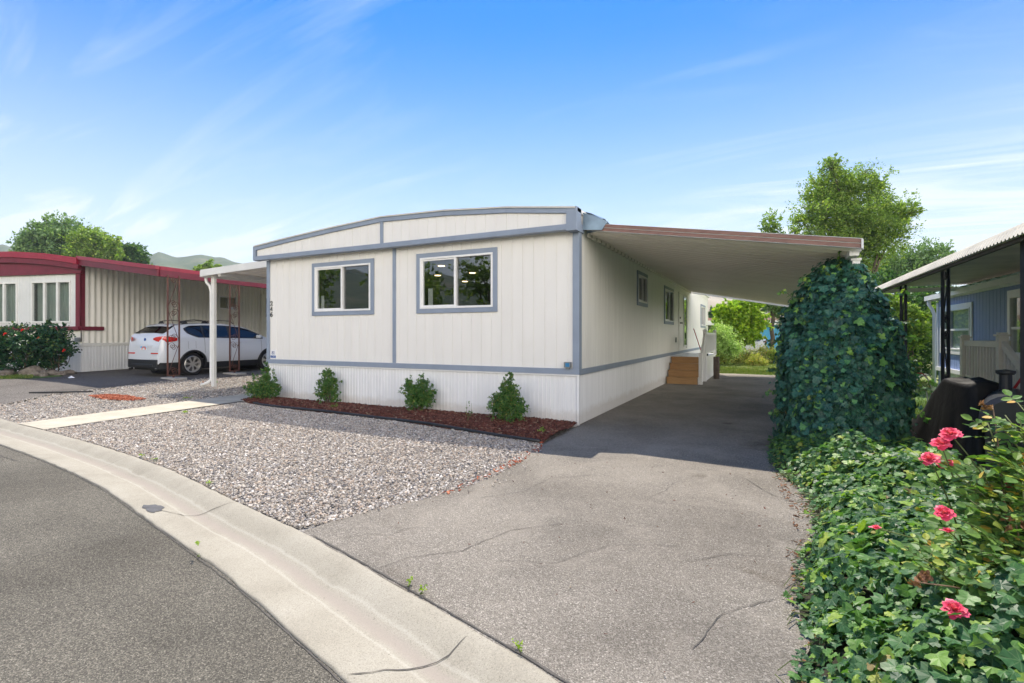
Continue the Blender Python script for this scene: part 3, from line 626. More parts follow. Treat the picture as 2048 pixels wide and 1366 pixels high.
def chips(name, poly, n, L, mat, zf):
    p = sample_poly(poly, n); s = L*rng.uniform(.4, 1.3, n)
    size = np.stack([s*.14*rng.uniform(.6,1.6,n), s*.5, s*.07], 1); tilt = rng.normal(size=(n,3))*.5; tilt[:,2] = 1; az = rng.uniform(0, 6.28, n)
    T = [(-1,-1,-1), (1,-.8,-1), (.8,1,-1), (-1,.9,-1), (-1,-1,1), (1,-.8,1), (.8,1,1), (-1,.9,1)]; TF = [(0,3,2,1), (4,5,6,7), (0,1,5,4), (1,2,6,5), (2,3,7,6), (3,0,4,7)]
    return scatter(name, T, TF, np.stack([p[:,0], p[:,1], zf(p[:,0], p[:,1]) + rng.uniform(0, .02, n)], 1), frames(tilt, np.stack([np.cos(az), np.sin(az), np.zeros(n)], 1)), size, mat)
mz = lambda x, y: (.05 + .02*np.sin(x*3.1+1)*np.sin(y*5))*np.clip((y - np.interp(x, [p[0] for p in MULP[:9]], [p[1] for p in MULP[:9]]))*6, 0, 1) - .005
tag(chips('mulch', MULP, 15000, .05, mulchm, mz), 'dark red wood mulch along the white skirting', 'mulch', kind='stuff')
tag(chips('mulch', [(-10.9,-1.85),(-10.2,-1.92),(-9.6,-1.7),(-9.5,-1.4),(-10.3,-1.38),(-10.8,-1.5)], 1800, .06, orangemulchm, lambda x, y: HHn(x)-.005), 'small patch of orange red mulch within the gravel', 'mulch', kind='stuff')
tag(chips('mulch', [(.0,-1.5), (.16,-1.75), (.22,-2.6), (.15,-3.9), (.05,-4.0), (.10,-2.9), (.04,-1.9)], 90, .04, orangemulchm, lambda x, y: x*0+.0), 'scattered wood chips along the driveway edge of the gravel', 'mulch', kind='stuff')
tag(stones('spilled_gravel', [(-.45,-5.12), (-.1,-4.5), (.25,-4.1), (.45,-3.2), (.3,-2.2), (.12,-1.7), (.12,-3.2), (-.05,-4.1), (-.3,-4.75)], 110, .010, .028, gravelm, .004), 'stray gravel spilled over the driveway edge', 'gravel', kind='stuff')
def litter(name, poly, n, mat, L=.03):
    return chips(name, poly, n, L, mat, lambda x, y: x*0+.001)
tag(litter('leaf_litter', [(2.75,-1.9), (3.2,-1.5), (3.3,-3.4), (3.1,-5.6), (2.8,-5.5), (2.82,-4), (2.9,-3)], 520, drym, .03), 'dry brown leaf litter where the ivy meets the driveway', 'leaf litter', kind='stuff')
tag(litter('bark_debris', [(-.2,-5), (2.6,-5.6), (2.9,-1.8), (.3,-2.1)], 90, mulchm, .018), 'tiny bark crumbs scattered over the driveway', 'debris', kind='stuff')

# ------------------------------------------------------------------ windows, numbers
def window(parent, O, A, N, a0, a1, z0, z1, cas, casmat, vin, slider=True, gl=glass, back=None, name='window', split=.5, fr=.036, both=True):
    """casing a0..a1 x z0..z1; the sash frame and panes are its sub-parts"""
    m = MB(O, A, N); m.frame(a0, a1, z0, z1, cas, .002, .028); w = m.build(name, casmat, parent, bevel=.003)
    b0, b1, c0, c1 = a0+cas, a1-cas, z0+cas, z1-cas; mid = b0+(b1-b0)*split
    m = MB(O, A, N); m.frame(b0, b1, c0, c1, fr, -.07, .036)
    if slider:
        m.box(mid-.022, mid+.022, -.045, .030, c0+fr, c1-fr)
        m.box(b0+fr, b0+fr+.028, -.035, .018, c0+fr, c1-fr); m.box(b0+fr+.028, mid-.022, -.035, .0175, c0+fr, c0+fr+.028); m.box(b0+fr+.028, mid-.022, -.035, .0175, c1-fr-.028, c1-fr)
    m.build('sash_frame', vin, w, bevel=.003)
    for i, (p, q) in enumerate([(b0+fr, mid), (mid, b1-fr)] if slider else [(b0+fr, b1-fr)]):
        n_ = -.008 if i == 0 else -.022
        m = MB(O, A, N); m.quad((p, n_, c0+fr), (q, n_, c0+fr), (q, n_, c1-fr), (p, n_, c1-fr)); m.build('pane', gl, w)
    return w
GLY = {'2': [[(.05,.72),(.12,.92),(.32,1),(.52,.92),(.58,.72),(.48,.5),(.2,.2),(.03,.04),(.3,.06),(.62,.03),(.66,.18)]],
       '4': [[(.62,.28),(.02,.28),(.46,1),(.46,.02)], [(.32,.02),(.6,.02)]],
       '6': [[(.58,.9),(.42,.99),(.22,.85),(.08,.55),(.06,.28),(.16,.06),(.34,0),(.54,.1),(.6,.3),(.52,.5),(.34,.58),(.14,.48),(.07,.3)]],
       '8': [[(.32,.54),(.1,.68),(.1,.88),(.32,1),(.54,.88),(.54,.68),(.32,.54),(.05,.38),(.05,.12),(.32,0),(.6,.12),(.6,.38),(.32,.54)]],
       '1': [[(.12,.82),(.32,1),(.32,.03)], [(.12,.03),(.52,.03)]]}
def glyph(m, ch, a, z, h, w, n0, n1):
    for st_ in GLY[ch]:
        for (x0, y0), (x1, y1) in zip(st_, st_[1:]):
            p = Vector((a+x0*h, z+y0*h)); q = Vector((a+x1*h, z+y1*h)); t = (q-p).normalized(); nn = Vector((-t.y, t.x)); ww = w*(.45+.55*abs(t.y)); p -= t*ww*.3; q += t*ww*.3
            m.prism([tuple(p-nn*ww/2), tuple(q-nn*ww/2), tuple(q+nn*ww/2), tuple(p+nn*ww/2)], n0, n1)
    return m

# ------------------------------------------------------------------ the cream home in the middle
FA, FN = (1,0,0), (0,-1,0)                # front wall: along x, facing the street
SA, SN = (0,1,0), (1,0,0)                 # side wall: along depth, facing the carport
W0, HL = -7.35, 20.0
home = thing('mobile_home', 'cream mobile home with blue-grey trim, numbered 246, white skirting and low arched roof', 'house', (-3.7, 10, 0))
W1 = (-5.955, -4.245, 1.853, 2.965); W2 = (-3.20, -1.47, 1.85, 2.972)
cas = .085
holes = [(w[0]-W0+cas, w[1]-W0-cas, w[2]+cas, w[3]-cas) for w in (W1, W2)]
profile_panel('front_wall', cream, home, (W0,0,0), FA, FN, grooves(-W0, .203, .013, .009, .07), .80, 3.22, holes)
sw = [(4.08, 5.20, 2.14, 2.955), (7.55, 9.20, 1.77, 2.905), (16.75, 18.62, 1.78, 2.855)]
sh = [(w[0]+cas, w[1]-cas, w[2]+cas, w[3]-cas) for w in sw]
profile_panel('side_wall', cream2, home, (0,0,0), SA, SN, grooves(HL, .102, .010, .007), .80, 3.42, sh)
MB().box(W0, W0+.02, .02, HL, .8, 3.4).box(W0, 0, HL-.02, HL, .8, 3.4).build('rear_walls', cream2, home)
profile_panel('skirting', skirtm, home, (W0,0.012,0), FA, FN, ribs(-W0, .075, .016, .007) , -.03, .80)
profile_panel('skirting', skirtm, home, (-.012,0,0), SA, SN, corr(HL, .062, .012), -.04, .80)
# roof: shallow arch carried on the front gable
ROOF = [(-7.56, 3.43), (-6.6, 3.52), (-5.2, 3.63), (-3.9, 3.71), (-2.45, 3.675), (-1.2, 3.59), (.02, 3.452)]
def rz(x): return float(np.interp(x, [a for a, _ in ROOF], [b for _, b in ROOF]))
m = MB(FA and (0,0,0), FA, (0,1,0)); m.band([(a, z+.012) for a, z in ROOF], .025, -.225, HL+.2); m.build('roof', roofm, home)
m = MB((0,0,0), FA, FN); m.prism([(-7.50, 3.15)]+[(a, z-.03) for a, z in [(-7.5, 3.43)]+ROOF[1:-1]+[(-.02, 3.45)]]+[(-.02, 3.15)], .06, .150); m.build('gable_box', cream, home)
gp = profile_panel('gable_panel', cream, home, (-7.5,-.172,0), FA, FN, grooves(7.48, .203, .012, .008), 3.19, lambda a: rz(a-7.5)-.06)
m = MB((0,0,0), FA, FN); m.band(ROOF, .09, .172, .205); m.build('roof_trim', trimblue, home, bevel=.003)
m = MB((0,0,0), FA, FN); m.box(-7.58, -.13, .058, .202, 3.115, 3.205); m.build('gable_trim', trimblue, home, bevel=.003)
m = MB((0,0,0), FA, FN); m.box(-7.60, -7.53, .05, .208, 3.112, 3.425); m.build('trim_board', trimblue, home, bevel=.003)
m = MB((0,0,0), FA, FN); m.box(-3.93, -3.865, .172, .2, 3.205, rz(-3.9)-.09); m.build('trim_board', trimblue, home, bevel=.003)
m = MB((0,0,0), FA, FN); m.box(-.13, .045, -.02, .21, 3.095, 3.47); m.box(.0, .044, -.16, -.018, 3.096, 3.23); m.build('corner_cap', trimblue, home, bevel=.003)
m = MB((0,0,0), FA, FN); m.box(W0-.03, W0+.06, .0, .03, .905, 3.115); m.build('corner_trim', trimblue, home, bevel=.003)
m = MB((0,0,0), FA, FN); m.box(-3.775, -3.70, .0, .022, .905, 3.115); m.build('batten', trimblue, home, bevel=.003)
m = MB((0,0,0), FA, FN); m.box(-.085, .025, .0, .03, .89, 3.095); m.box(.0, .026, -.10, -.0, .892, 3.2); m.build('corner_trim', trimblue, home, bevel=.003)
m = MB((0,0,0), FA, FN); m.box(W0-.03, .027, -.0, .032, .808, .902); m.build('base_trim', trimblue, home, bevel=.003)
m = MB((0,0,0), SA, SN); m.box(.034, HL, .0, .028, .800, .893); m.build('base_trim', trimblue, home, bevel=.003)
m = MB((0,0,0), FA, FN); m.box(W0-.02, .02, -.004, .022, .785, .807); m.box(-.016,.02,-.016,.02,-.03,.785); m.build('skirting_rail', skirtm, home)
m = MB((0,0,0), FA, FN); m.box(W0, 0, -.01, .03, -.03, .005); m.build('skirting_foot', skirtm, home)
m = MB((0,0,0), SA, SN); m.box(.18, HL, .0, .012, 3.22, 3.40); m.box(-.16, HL+.2, .03, .045, 3.40, 3.46); m.build('eave_trim', cream2, home)
m = MB((0,0,0), SA, SN); m.box(HL-6.0, HL+.2, .0, .07, 3.36, 3.45); m.build('rear_gutter', whitemetal, home)
window(home, (0,0,0), FA, FN, *W1, cas, trimblue, vinyl); window(home, (0,0,0), FA, FN, *W2, cas, trimblue, vinyl)
for w in sw: window(home, (0,0,0), SA, SN, *w, cas, trimblue, vinyl, gl=glass3)
# what shows behind the panes
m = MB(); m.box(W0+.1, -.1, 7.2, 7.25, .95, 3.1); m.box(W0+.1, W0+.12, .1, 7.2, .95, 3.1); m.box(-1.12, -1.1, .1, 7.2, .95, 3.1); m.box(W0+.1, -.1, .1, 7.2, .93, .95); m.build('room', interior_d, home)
m = MB(); m.box(W0+.1, -.1, .1, 7.2, 3.1, 3.13); m.build('ceiling', interior, home)
for x, y in ((-4.23,2.29), (-5.43,3.85), (-4.28,3.80), (-5.6,5.53)):
    m = MB(); m.lathe([(0, 0), (.085, 0), (.085, .01), (0, .01)], (x, y, 3.085), 'z', 16); m.build('downlight', lampm, home)
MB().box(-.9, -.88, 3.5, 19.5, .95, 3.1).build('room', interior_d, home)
m = MB(); m.box(-3.0, -2.9, .08, .09, 1.97, 2.32); m.build('window_sticker', signwhite, home); m = MB(); m.box(-5.79,-5.71,.08,.09,1.99,2.28); m.build('window_sticker', signwhite, home)
m = MB((0,0,0), FA, FN)
for ch, z in (('2', 2.105), ('4', 1.98), ('6', 1.855)): glyph(m, ch, -7.275, z, .098, .014, .0, .012)
m.build('house_number', numblack, home)
pl = MB((0,0,0), FA, FN); pl.box(-7.275, -7.09, .001, .010, .925, 1.115); pl = pl.build('number_plaque', signwhite, home)
m = MB((0,0,0), FA, FN); m.box(-7.268, -7.097, .0102, .0122, .935, .985); m.build('plaque_band', signblue, pl)
m = MB((0,0,0), FA, FN); glyph(m, '8', -7.225, 1.01, .07, .013, .0105, .012); glyph(m, '1', -7.175, 1.01, .07, .013, .0105, .012); m.build('lettering', signblue, pl)
m = MB((0,0,0), FA, FN); m.prism([(-7.25,.955),(-7.21,.972),(-7.18,.966),(-7.15,.955),(-7.115,.972),(-7.15,.963),(-7.18,.972),(-7.215,.976)], .0125, .0145); m.build('wave_mark', signwhite, pl)
m = MB((0,0,0), FA, FN); m.box(-.215, -.105, .024, .085, .92, 1.01); m.box(-.19, -.13, .03, .07, .895, .92); m.tube([(-.2,.03,.93),(-.22,.02,.86),(-.215,.02,.80)], .004); mt = m.build('meter_box', meterm, home, bevel=.006)
m = MB((0,0,0), FA, FN); m.box(-.185, -.12, .086, .09, .935, .995); m.build('meter_label', meterblue, mt)
m = MB((0,0,0), FA, (0,1,0)); m.lathe([(.11, 0), (.10, .05), (.17, .06), (.15, .11), (0, .15)], (-3.85, .35, 3.70), 'z', 14); m.build('roof_vent', roofm, home, smooth=False)
m = MB((0,0,0), FA, (0,1,0)); m.lathe([(.09, 0), (.09, .12), (.14, .13), (0, .19)], (-3.6, 5.5, 3.70), 'z', 14); m.build('roof_vent', roofm, home)
m = MB((0,0,0), SA, SN); m.box(9.65, 9.77, .0, .03, 1.20, 1.36); m.build('outlet_box', meterm, home)
# door with a glazed side light
m = MB((0,0,0), SA, SN); m.frame(10.30, 12.25, .90, 2.93, .05, .002, .03); m.box(10.36, 11.28, .004, .018, .90, 2.88); dr = m.build('door', cream2, home, bevel=.003)
m = MB((0,0,0), SA, SN); m.frame(11.34, 12.17, 1.02, 2.84, .045, .018, .045); m.build('side_light', whitemetal, dr)
m = MB((0,0,0), SA, SN); m.quad((11.40,.026,1.08), (12.11,.026,1.08), (12.11,.026,2.8), (11.40,.026,2.8)); m.build('pane', glass, dr)
m = MB((0,0,0), SA, SN); m.lathe([(.03,0),(.03,.02),(.016,.03),(.02,.05),(.032,.065),(.026,.08),(0,.085)], (10.55,.018,1.86), 'n', 12); m.build('door_knob', blackplastic, dr)
m = MB((0,0,0), SA, SN); m.lathe([(.03,0),(.03,.025),(0,.028)], (10.55,.018,2.04), 'n', 12); m.build('deadbolt', blackplastic, dr)
m = MB((0,0,0), SA, SN); m.box(11.52,11.56,.045,.075,1.30,1.52); m.build('door_handle', blackplastic, dr)

# ------------------------------------------------------------------ carport over the driveway
cpz = lambda x: 3.19 - .187*x
def cfy(x): return .25 - .19*x
carport = thing('carport', 'sloping ribbed metal carport roof with faded brown edge over the shaded driveway', 'carport', (1.9, 6.5, 0))
V = []; F = []; YB = 13.4; ys_ = []
for k in range(int(13.9/.28)):
    for fr_, dz in ((0, 0), (.62, 0), (.63, -.045), (.80, -.045), (.81, 0)): ys_.append((-.55+.28*(k+fr_), dz))
ny = len(ys_)-1
for y, dz in ys_:
    for x in (.03, 1.3, 2.5, 3.68): V.append((x, max(y, cfy(x)+.01), cpz(x)+(dz if y > cfy(x)+.12 else 0)))
F = [(i*4+j, i*4+j+1, (i+1)*4+j+1, (i+1)*4+j) for i in range(ny) for j in range(3)]
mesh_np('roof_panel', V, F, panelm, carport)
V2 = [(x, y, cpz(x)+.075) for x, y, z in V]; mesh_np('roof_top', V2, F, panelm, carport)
def fasc(name, mat, z0, z1, n0, n1, x0=.16, x1=3.72):
    d = Vector((1, -.19, -.187)); L = (x1-x0); O = Vector((0, .25, 3.19)); m = MB(O, d, (-.19/1.018, -1/1.018, 0)); m.box(x0, x1, n0, n1, z0, z1); return m.build(name, mat, carport, bevel=.006)
fasc('fascia_board', brownm, .046, .096, .0, .06); fasc('fascia_board', brownm, -.012, .039, -.004, .05)
fasc('fascia_edge', whitemetal, .096, .102, -.02, .064); fasc('fascia_edge', whitemetal, .039, .046, -.02, .054); fasc('fascia_edge', whitemetal, -.017, -.012, -.03, .052)
d = Vector((1, -.19, -.187)); m = MB((0,.25,3.19), d, (-.186,-.98,0)); m.box(3.72, 3.735, -.06, .068, -.018, .099); m.build('end_cap', whitemetal, carport)
m = MB((3.66, -.36, cpz(3.66)), SA, SN); m.box(0, YB+.3, -.05, .05, -.09, -.004); m.build('beam', whitemetal, carport)
m = MB((3.72, -.36, cpz(3.72)), SA, SN); m.box(0, YB+.3, -.012, .012, -.03, .085); m.build('side_fascia', whitemetal, carport)
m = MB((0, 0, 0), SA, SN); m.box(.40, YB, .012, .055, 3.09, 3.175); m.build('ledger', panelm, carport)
m = MB((0, YB, 3.19), (1,0,-.187), (0,1,0)); m.box(.03, 3.72, .0, .04, -.09, .06); m.build('rear_fascia', whitemetal, carport)
for y in (-.2, 4.6, 9.3):
    m = MB(); m.box(3.655, 3.735, y-.04, y+.04, -.02, cpz(3.7)-.1); m.box(3.64,3.75,y-.05,y+.05,cpz(3.7)-.13,cpz(3.7)-.1); m.build('post', whitemetal, carport, bevel=.004)
m = MB(); i0 = 0
m.v = [(.03,.34,3.13), (.03,.36,3.44), (-.01,.30,3.5), (.34,.16,3.31), (.30,.14,3.12), (.17,.2,3.42), (.03,.9,3.20), (.45,.8,3.18), (.36,.25,3.33), (-.05,1.2,3.50)]
m.f = [(0,4,3,5,1), (1,5,2), (5,3,8), (2,5,8,7,9), (1,2,9,6)]
m.build('flashing', flash, carport)
m = MB((0,0,0), FA, FN); m.prism([(.0,3.135),(.33,3.118),(.40,3.28),(.19,3.41),(.02,3.45)], -.335, -.325) if False else m.prism([(.046,3.15),(.36,3.12),(.45,3.25),(.22,3.36),(.05,3.43)], -.12, -.10); m.build('flashing', flash, carport)

# ------------------------------------------------------------------ porch steps beside the side door
steps = thing('porch_steps', 'fresh pine porch steps with white railing at the side door under the carport', 'steps', (.45, 9.5, 0))
for k in range(4):
    y = 7.85+.28*k; z = .19*(k+1)
    m = MB(); m.box(.03, .90, y, y+.02, z-.19 if k else -.01, z-.03); m.box(.02, .91, y-.025, y+.27, z-.03, z); m.build('step', pine, steps, bevel=.003)
m = MB(); m.box(.03, 1.02, 8.97, 12.6, .70, .76); m.build('landing', vinyl, steps)
m = MB(); m.box(.91, .94, 7.86, 8.97, -.01, .2); m.box(.91,.94,8.15,8.97,.2,.40); m.box(.91,.94,8.45,8.97,.4,.58); m.box(.93,1.0,8.99,12.5,0,.70); m.build('side_skirt', vinyl, steps)
def newel(x, y, z0, z1): 
    m = MB(); m.box(x-.05, x+.05, y-.05, y+.05, z0, z1-.05); m.box(x-.065, x+.065, y-.065, y+.065, z1-.05, z1-.025); m.prism([(x-.055, z1-.025), (x+.055, z1-.025), (x, z1+.015)], y-.055, y+.055); return m
for y, z1, z0 in ((7.92, .92, 0), (9.05, 1.62, 0), (12.4, 1.62, .7)):
    mm = newel(.98, y, z0, z1) ; mm.N = Vector((0,1,0)); mm.build('newel_post', vinyl, steps)
m = MB((.98,0,0), SA, SN)
for (y0, a), (y1, b) in (((7.97,.84),(9.0,1.52)), ((9.1,1.52),(12.35,1.52))):
    m.prism([(y0,a-.07),(y1,b-.07),(y1,b),(y0,a)], -.03, .03); m.prism([(y0,a-.68),(y1,b-.68),(y1,b-.63),(y0,a-.63)], -.025, .025)
m.build('handrail', vinyl, steps)
m = MB((.98,0,0), SA, SN)
for k in range(9): y = 8.05+.11*k; z = .78+(y-7.97)*.66; m.box(y-.017, y+.017, -.017, .017, z-.62, z)
for k in range(28): y = 9.2+.115*k; m.box(y-.017, y+.017, -.017, .017, .87, 1.46)
m.build('baluster', vinyl, steps)
m = MB(); m.tube([(.80, 10.0, .80), (.58, 9.6, 1.65)], .013, 8); br = m.build('broom_handle', hosered, None)
br.name = 'broom'; tag(br, 'broom with red handle leaning on the white porch railing', 'broom')
m = MB(); m.box(.70, .98, 9.98, 10.06, .76, .84); m.build('bristles', blackplastic, br)
m = MB(); m.lathe([(.09,0),(.10,.35),(.095,.72),(.08,.73),(.08,.68),(0,.68)], (1.22, 10.2, 0), 'z', 18); tag(m.build('metal_pipe', paint('weathered_brown', (.10,.075,.06), .8, .3, 8), smooth=False), 'dark brown upright pipe stub behind the porch railing', 'pipe')

# ------------------------------------------------------------------ awning on the far side
aw = thing('side_awning', 'cream ribbed metal awning on a white post left of the cream home', 'awning', (-9, 3, 0))
az = lambda x: 3.17 + (x+7.4)*.035
V = []; ny = 22*6
for i in range(ny+1):
    y = .62 + 7.4*i/ny; dz = [0, .045, .045, 0, 0, 0][i % 6]
    for x in (-7.38, -9, -10.70): V.append((x, y, az(x)+dz))
F = [(i*3+j, (i+1)*3+j, (i+1)*3+j+1, i*3+j+1) for i in range(ny) for j in range(2)]
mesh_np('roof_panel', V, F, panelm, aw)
m = MB((-7.38,.60,3.17), (-1,0,-.035), (0,-1,0)); m.box(0, 3.40, -.0, .03, -.045, .13); m.build('front_fascia', whitemetal, aw, bevel=.004)
m = MB((-10.75,0,3.05), SA, (-1,0,0)); m.box(.58, 8.1, -.05, .07, -.06, .11); m.build('rain_gutter', whitemetal, aw, bevel=.01)
m = MB((-10.1,0,0), SA, SN); m.box(.65, 8, -.04, .04, 2.98, 3.07); m.build('beam', whitemetal, aw)
for y in (.80, 4.4, 7.8):
    m = MB(); m.box(-10.62, -10.50, y-.04, y+.04, .02, 3.02); m.box(-10.575, -10.545, y-.05, y-.04, .06, 3.0); m.build('post', whitemetal, aw, bevel=.005)
m = MB(); m.tube([(-10.80,.74,3.02), (-10.80,.74,2.94), (-10.77,.75,2.84), (-10.68,.77,2.76), (-10.655,.79,2.6), (-10.655,.79,.26), (-10.68,.72,.17), (-10.80,.60,.10)], .038, 10); m.build('downspout', whitemetal, aw, smooth=True)

# ------------------------------------------------------------------ red-trimmed neighbour on the left
d_ = Vector((-.2445, .9696, 0)); e_ = Vector((-.9696, -.2445, 0)); NO = Vector((-17.857, .932, 0))
nbr = thing('mobile_home', 'beige ribbed mobile home with dark red trim on the far left', 'house', tuple(NO))
zb = .17; E0 = 3.78
NNs = (d_.y, -d_.x, 0); NNf = tuple(-d_)
profile_panel('side_wall', nbr_wall, nbr, NO, d_, NNs, corr(19, .205, .035, 8), 1.15, E0+.1, [(5.92, 6.95, 2.62, 3.2)])
profile_panel('front_wall', nbr_front, nbr, NO, e_, NNf, grooves(7.4, .15, .012, .006), 1.72, 3.56, [(.42, 2.12, 1.88, 3.26), (2.78, 4.6, 1.88, 3.26)])
profile_panel('front_wall_base', nbr_wall, nbr, NO, e_, NNf, corr(7.4, .1, .012, 6), 1.15, 1.6)
profile_panel('skirting', skirtm, nbr, NO, d_, NNs, ribs(19, .11, .03, .014), zb, 1.08)
profile_panel('skirting', skirtm, nbr, NO, e_, NNf, ribs(7.4, .09, .02, .010), zb, 1.08)
m = MB(NO, d_, NNs); m.box(-.02, 19, -.01, .04, 1.06, 1.17); m.build('skirting_rail', whitemetal, nbr)
m = MB(NO, e_, NNf); m.box(-.02, 7.4, -.01, .04, 1.06, 1.17); m.build('skirting_rail', whitemetal, nbr)
m = MB(NO, e_, NNf); m.box(-.04, 7.4, .0, .13, 1.60, 1.73); m.build('band_board', redtrim, nbr, bevel=.005)
m = MB(NO, d_, NNs); m.box(-.05, .70, .0, .10, 1.60, 1.73); m.build('band_board', redtrim, nbr, bevel=.005)
m = MB(NO, e_, NNf); m.box(-.05, .16, .0, .06, 1.73, 3.6); m.build('corner_post', redtrim, nbr, bevel=.005)
m = MB(NO, d_, NNs); m.box(-.06, .10, .0, .05, 1.73, 3.75); m.build('corner_post', redtrim, nbr, bevel=.005)
GR = [(-.15, 3.98), (1.2, 4.17), (2.6, 4.28), (3.7, 4.31), (5, 4.25), (7.6, 3.98)]
m = MB(NO, e_, NNf); m.prism([(-.1,3.50),(7.5,3.50)]+[(a, z-.35) for a, z in reversed(GR)], .02, .10); m.build('gable_panel', redtrim, nbr)
m = MB(NO, e_, NNf); m.band([(a, z-.18) for a, z in GR], .17, .10, .22); m.build('fascia_board', redtrim, nbr, bevel=.006)
m = MB(NO, e_, NNf); m.band(GR, .175, .14, .27); m.build('roof_edge', redroof, nbr, bevel=.006)
m = MB(NO, e_, NNf); m.band([(a, z+.02) for a, z in GR], .04, -19.2, .25); m.build('roof', redroof, nbr)
m = MB(NO, d_, NNs); m.prism([(-.25,3.79),(19,3.79),(19,3.99),(-.25,3.99)], .0, .16); m.build('roof_edge', redroof, nbr, bevel=.006)
def nwin(a0, a1, k):
    m = MB(NO, e_, NNf); m.frame(a0, a1, 1.86, 3.28, .055, -.04, .035); w = m.build('window', whitemetal, nbr, bevel=.004)
    s = (a1-a0)/k
    m = MB(NO, e_, NNf)
    for i in range(1, k): m.box(a0+s*i-.045, a0+s*i+.045, -.03, .03, 1.915, 3.225)
    m.build('mullion', whitemetal, w)
    for i in range(k):
        m = MB(NO, e_, NNf); m.quad((a0+s*i+.04,-.02,1.9), (a0+s*(i+1)-.04,-.02,1.9), (a0+s*(i+1)-.04,-.02,3.24), (a0+s*i+.04,-.02,3.24)); m.build('pane', glass2, w)
    V = [];q = 0
    xs = np.linspace(a0+.03, a1-.03, 90)
    for x in xs:
        p = NO + e_*x + Vector(NNf)*(-.16+.022*math.sin(x*42)+.01*math.sin(x*77))
        V += [(p.x, p.y, 1.88), (p.x, p.y, 3.25)]
    mesh_np('curtain', V, [(2*i, 2*i+2, 2*i+3, 2*i+1) for i in range(len(xs)-1)], curtain, w)
nwin(.42, 2.14, 3); nwin(2.78, 4.62, 3)
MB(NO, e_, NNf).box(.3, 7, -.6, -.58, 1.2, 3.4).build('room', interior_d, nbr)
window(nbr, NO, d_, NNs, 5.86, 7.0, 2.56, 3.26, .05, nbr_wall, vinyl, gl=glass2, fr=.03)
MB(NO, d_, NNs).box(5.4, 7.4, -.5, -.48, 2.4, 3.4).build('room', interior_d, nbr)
m = MB(NO, d_, NNs); m.frame(8.55, 9.7, 1.2, 3.5, .07, .03, .07); m.box(8.62, 9.63, .03, .05, 1.2, 3.43); nd = m.build('door', nbr_wall, nbr)
m = MB(NO, d_, NNs); m.quad((8.9,.055,2.35), (9.4,.055,2.35), (9.4,.055,3.3), (8.9,.055,3.3)); m.build('pane', carglass, nd)
m = MB(NO, d_, NNs); m.frame(8.15, 10.5, .3, 1.95, .09, .9, .98); m.build('porch_rail', redtrim, nbr)
m = MB(NO, e_, NNf); m.box(-.01, .13, .03, .12, 1.22, 1.36); m.build('meter_box', meterm, nbr, bevel=.01)
# its carport: roof falls from the eave to a low outer beam on scroll posts
Bp = Vector((-12.93, .72, 0)); dcp = Vector((-.03, 1, 0)).normalized(); ncp = thing('carport', 'dark red edged carport roof on brown scroll posts over the white car', 'carport', tuple(Bp))
A0 = NO + Vector(NNs)*.12 - d_*.1
zi, zo, zo2 = 3.80, 3.17, 2.95
V = []; nseg = 30
for i in range(nseg+1):
    L = 16*i/nseg; a = A0 + d_*L; b = Bp + dcp*L
    V += [(a.x, a.y, zi+.12), (b.x, b.y, zo+(zo2-zo)*L/16+.12)]
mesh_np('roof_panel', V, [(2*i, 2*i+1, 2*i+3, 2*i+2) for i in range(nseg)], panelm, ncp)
def rail(p, q, z0, z1, h0, h1, t, mat, nm):
    u = (q-p); L = u.length; u.normalize(); nn = Vector((u.y, -u.x, 0)); m = MB(p, u, nn); m.prism([(0, z0+h0), (L, z1+h0), (L, z1+h1), (0, z0+h1)], -t/2, t/2); return m.build(nm, mat, ncp, bevel=.005)
rail(A0-d_*.03, Bp-d_*.03, zi, zo, -.03, .15, .10, redtrim, 'fascia_board'); rail(Bp, Bp+dcp*16, zo, zo2, -.03, .15, .10, redtrim, 'fascia_board')
rail(A0-d_*.07, Bp-d_*.07, zi, zo, .152, .26, .12, redroof, 'roof_edge'); rail(Bp, Bp+dcp*16, zo, zo2, .152, .25, .12, redroof, 'roof_edge')
def scroll_post(name, parent, O, A, N, z0, z1, w, mat, r=.016):
    m = MB(O, A, N); po = None
    for a in (-w/2, w/2): m.box(a-r, a+r, -r, r, z0, z1)
    m.box(-w/2, w/2, -r*.9, r*.9, z0, z0+.025); m.box(-.02, .02, -.02, .02, z0-.07, z0)
    po = m.build('post', mat, parent)
    m = MB(O, A, N); H_ = z1-z0
    def spiral(ca, cz, rad, st_, dr):
        pts = []
        for i in range(22):
            t = i/21; an = st_ + dr*t*2*math.pi*1.35; rr = rad*(1-.78*t); pts.append((ca+rr*math.cos(an), 0, cz+rr*math.sin(an)))
        m.tube(pts, r*.45, 5)
    hw = w/2-r; n_ = 3
    for k in range(n_):
        zc = z0+H_*(k+.5)/n_ + .0; q = H_/n_
        s = 1 if k % 2 == 0 else -1
        m.tube([(-hw*s, 0, zc-q*.42), (hw*s, 0, zc+q*.42)], r*.45, 5)
        for (sa, off) in ((1, -.42), (-1, .42)):
            spiral(sa*s*hw*.30, zc+q*off*1.0+(.03 if off < 0 else -.03), hw*.72, math.pi*(0 if sa*s > 0 else 1), 1 if off*s < 0 else -1)
            spiral(-sa*s*hw*.1, zc+q*off*.80, hw*.6, math.pi*(1 if sa*s > 0 else 0), -1 if off*s < 0 else 1)
    m.build('scrollwork', mat, po)
    return po
for X, Z in ((-677/1013*14.9, 14.9), (-555/1013*16.7, 16.7)):
    x, y = cw(X, Z); scroll_post('post', ncp, (x, y, 0), tuple(dcp), None, HH(x, y)+.10, 3.2, .33, rust, .017)
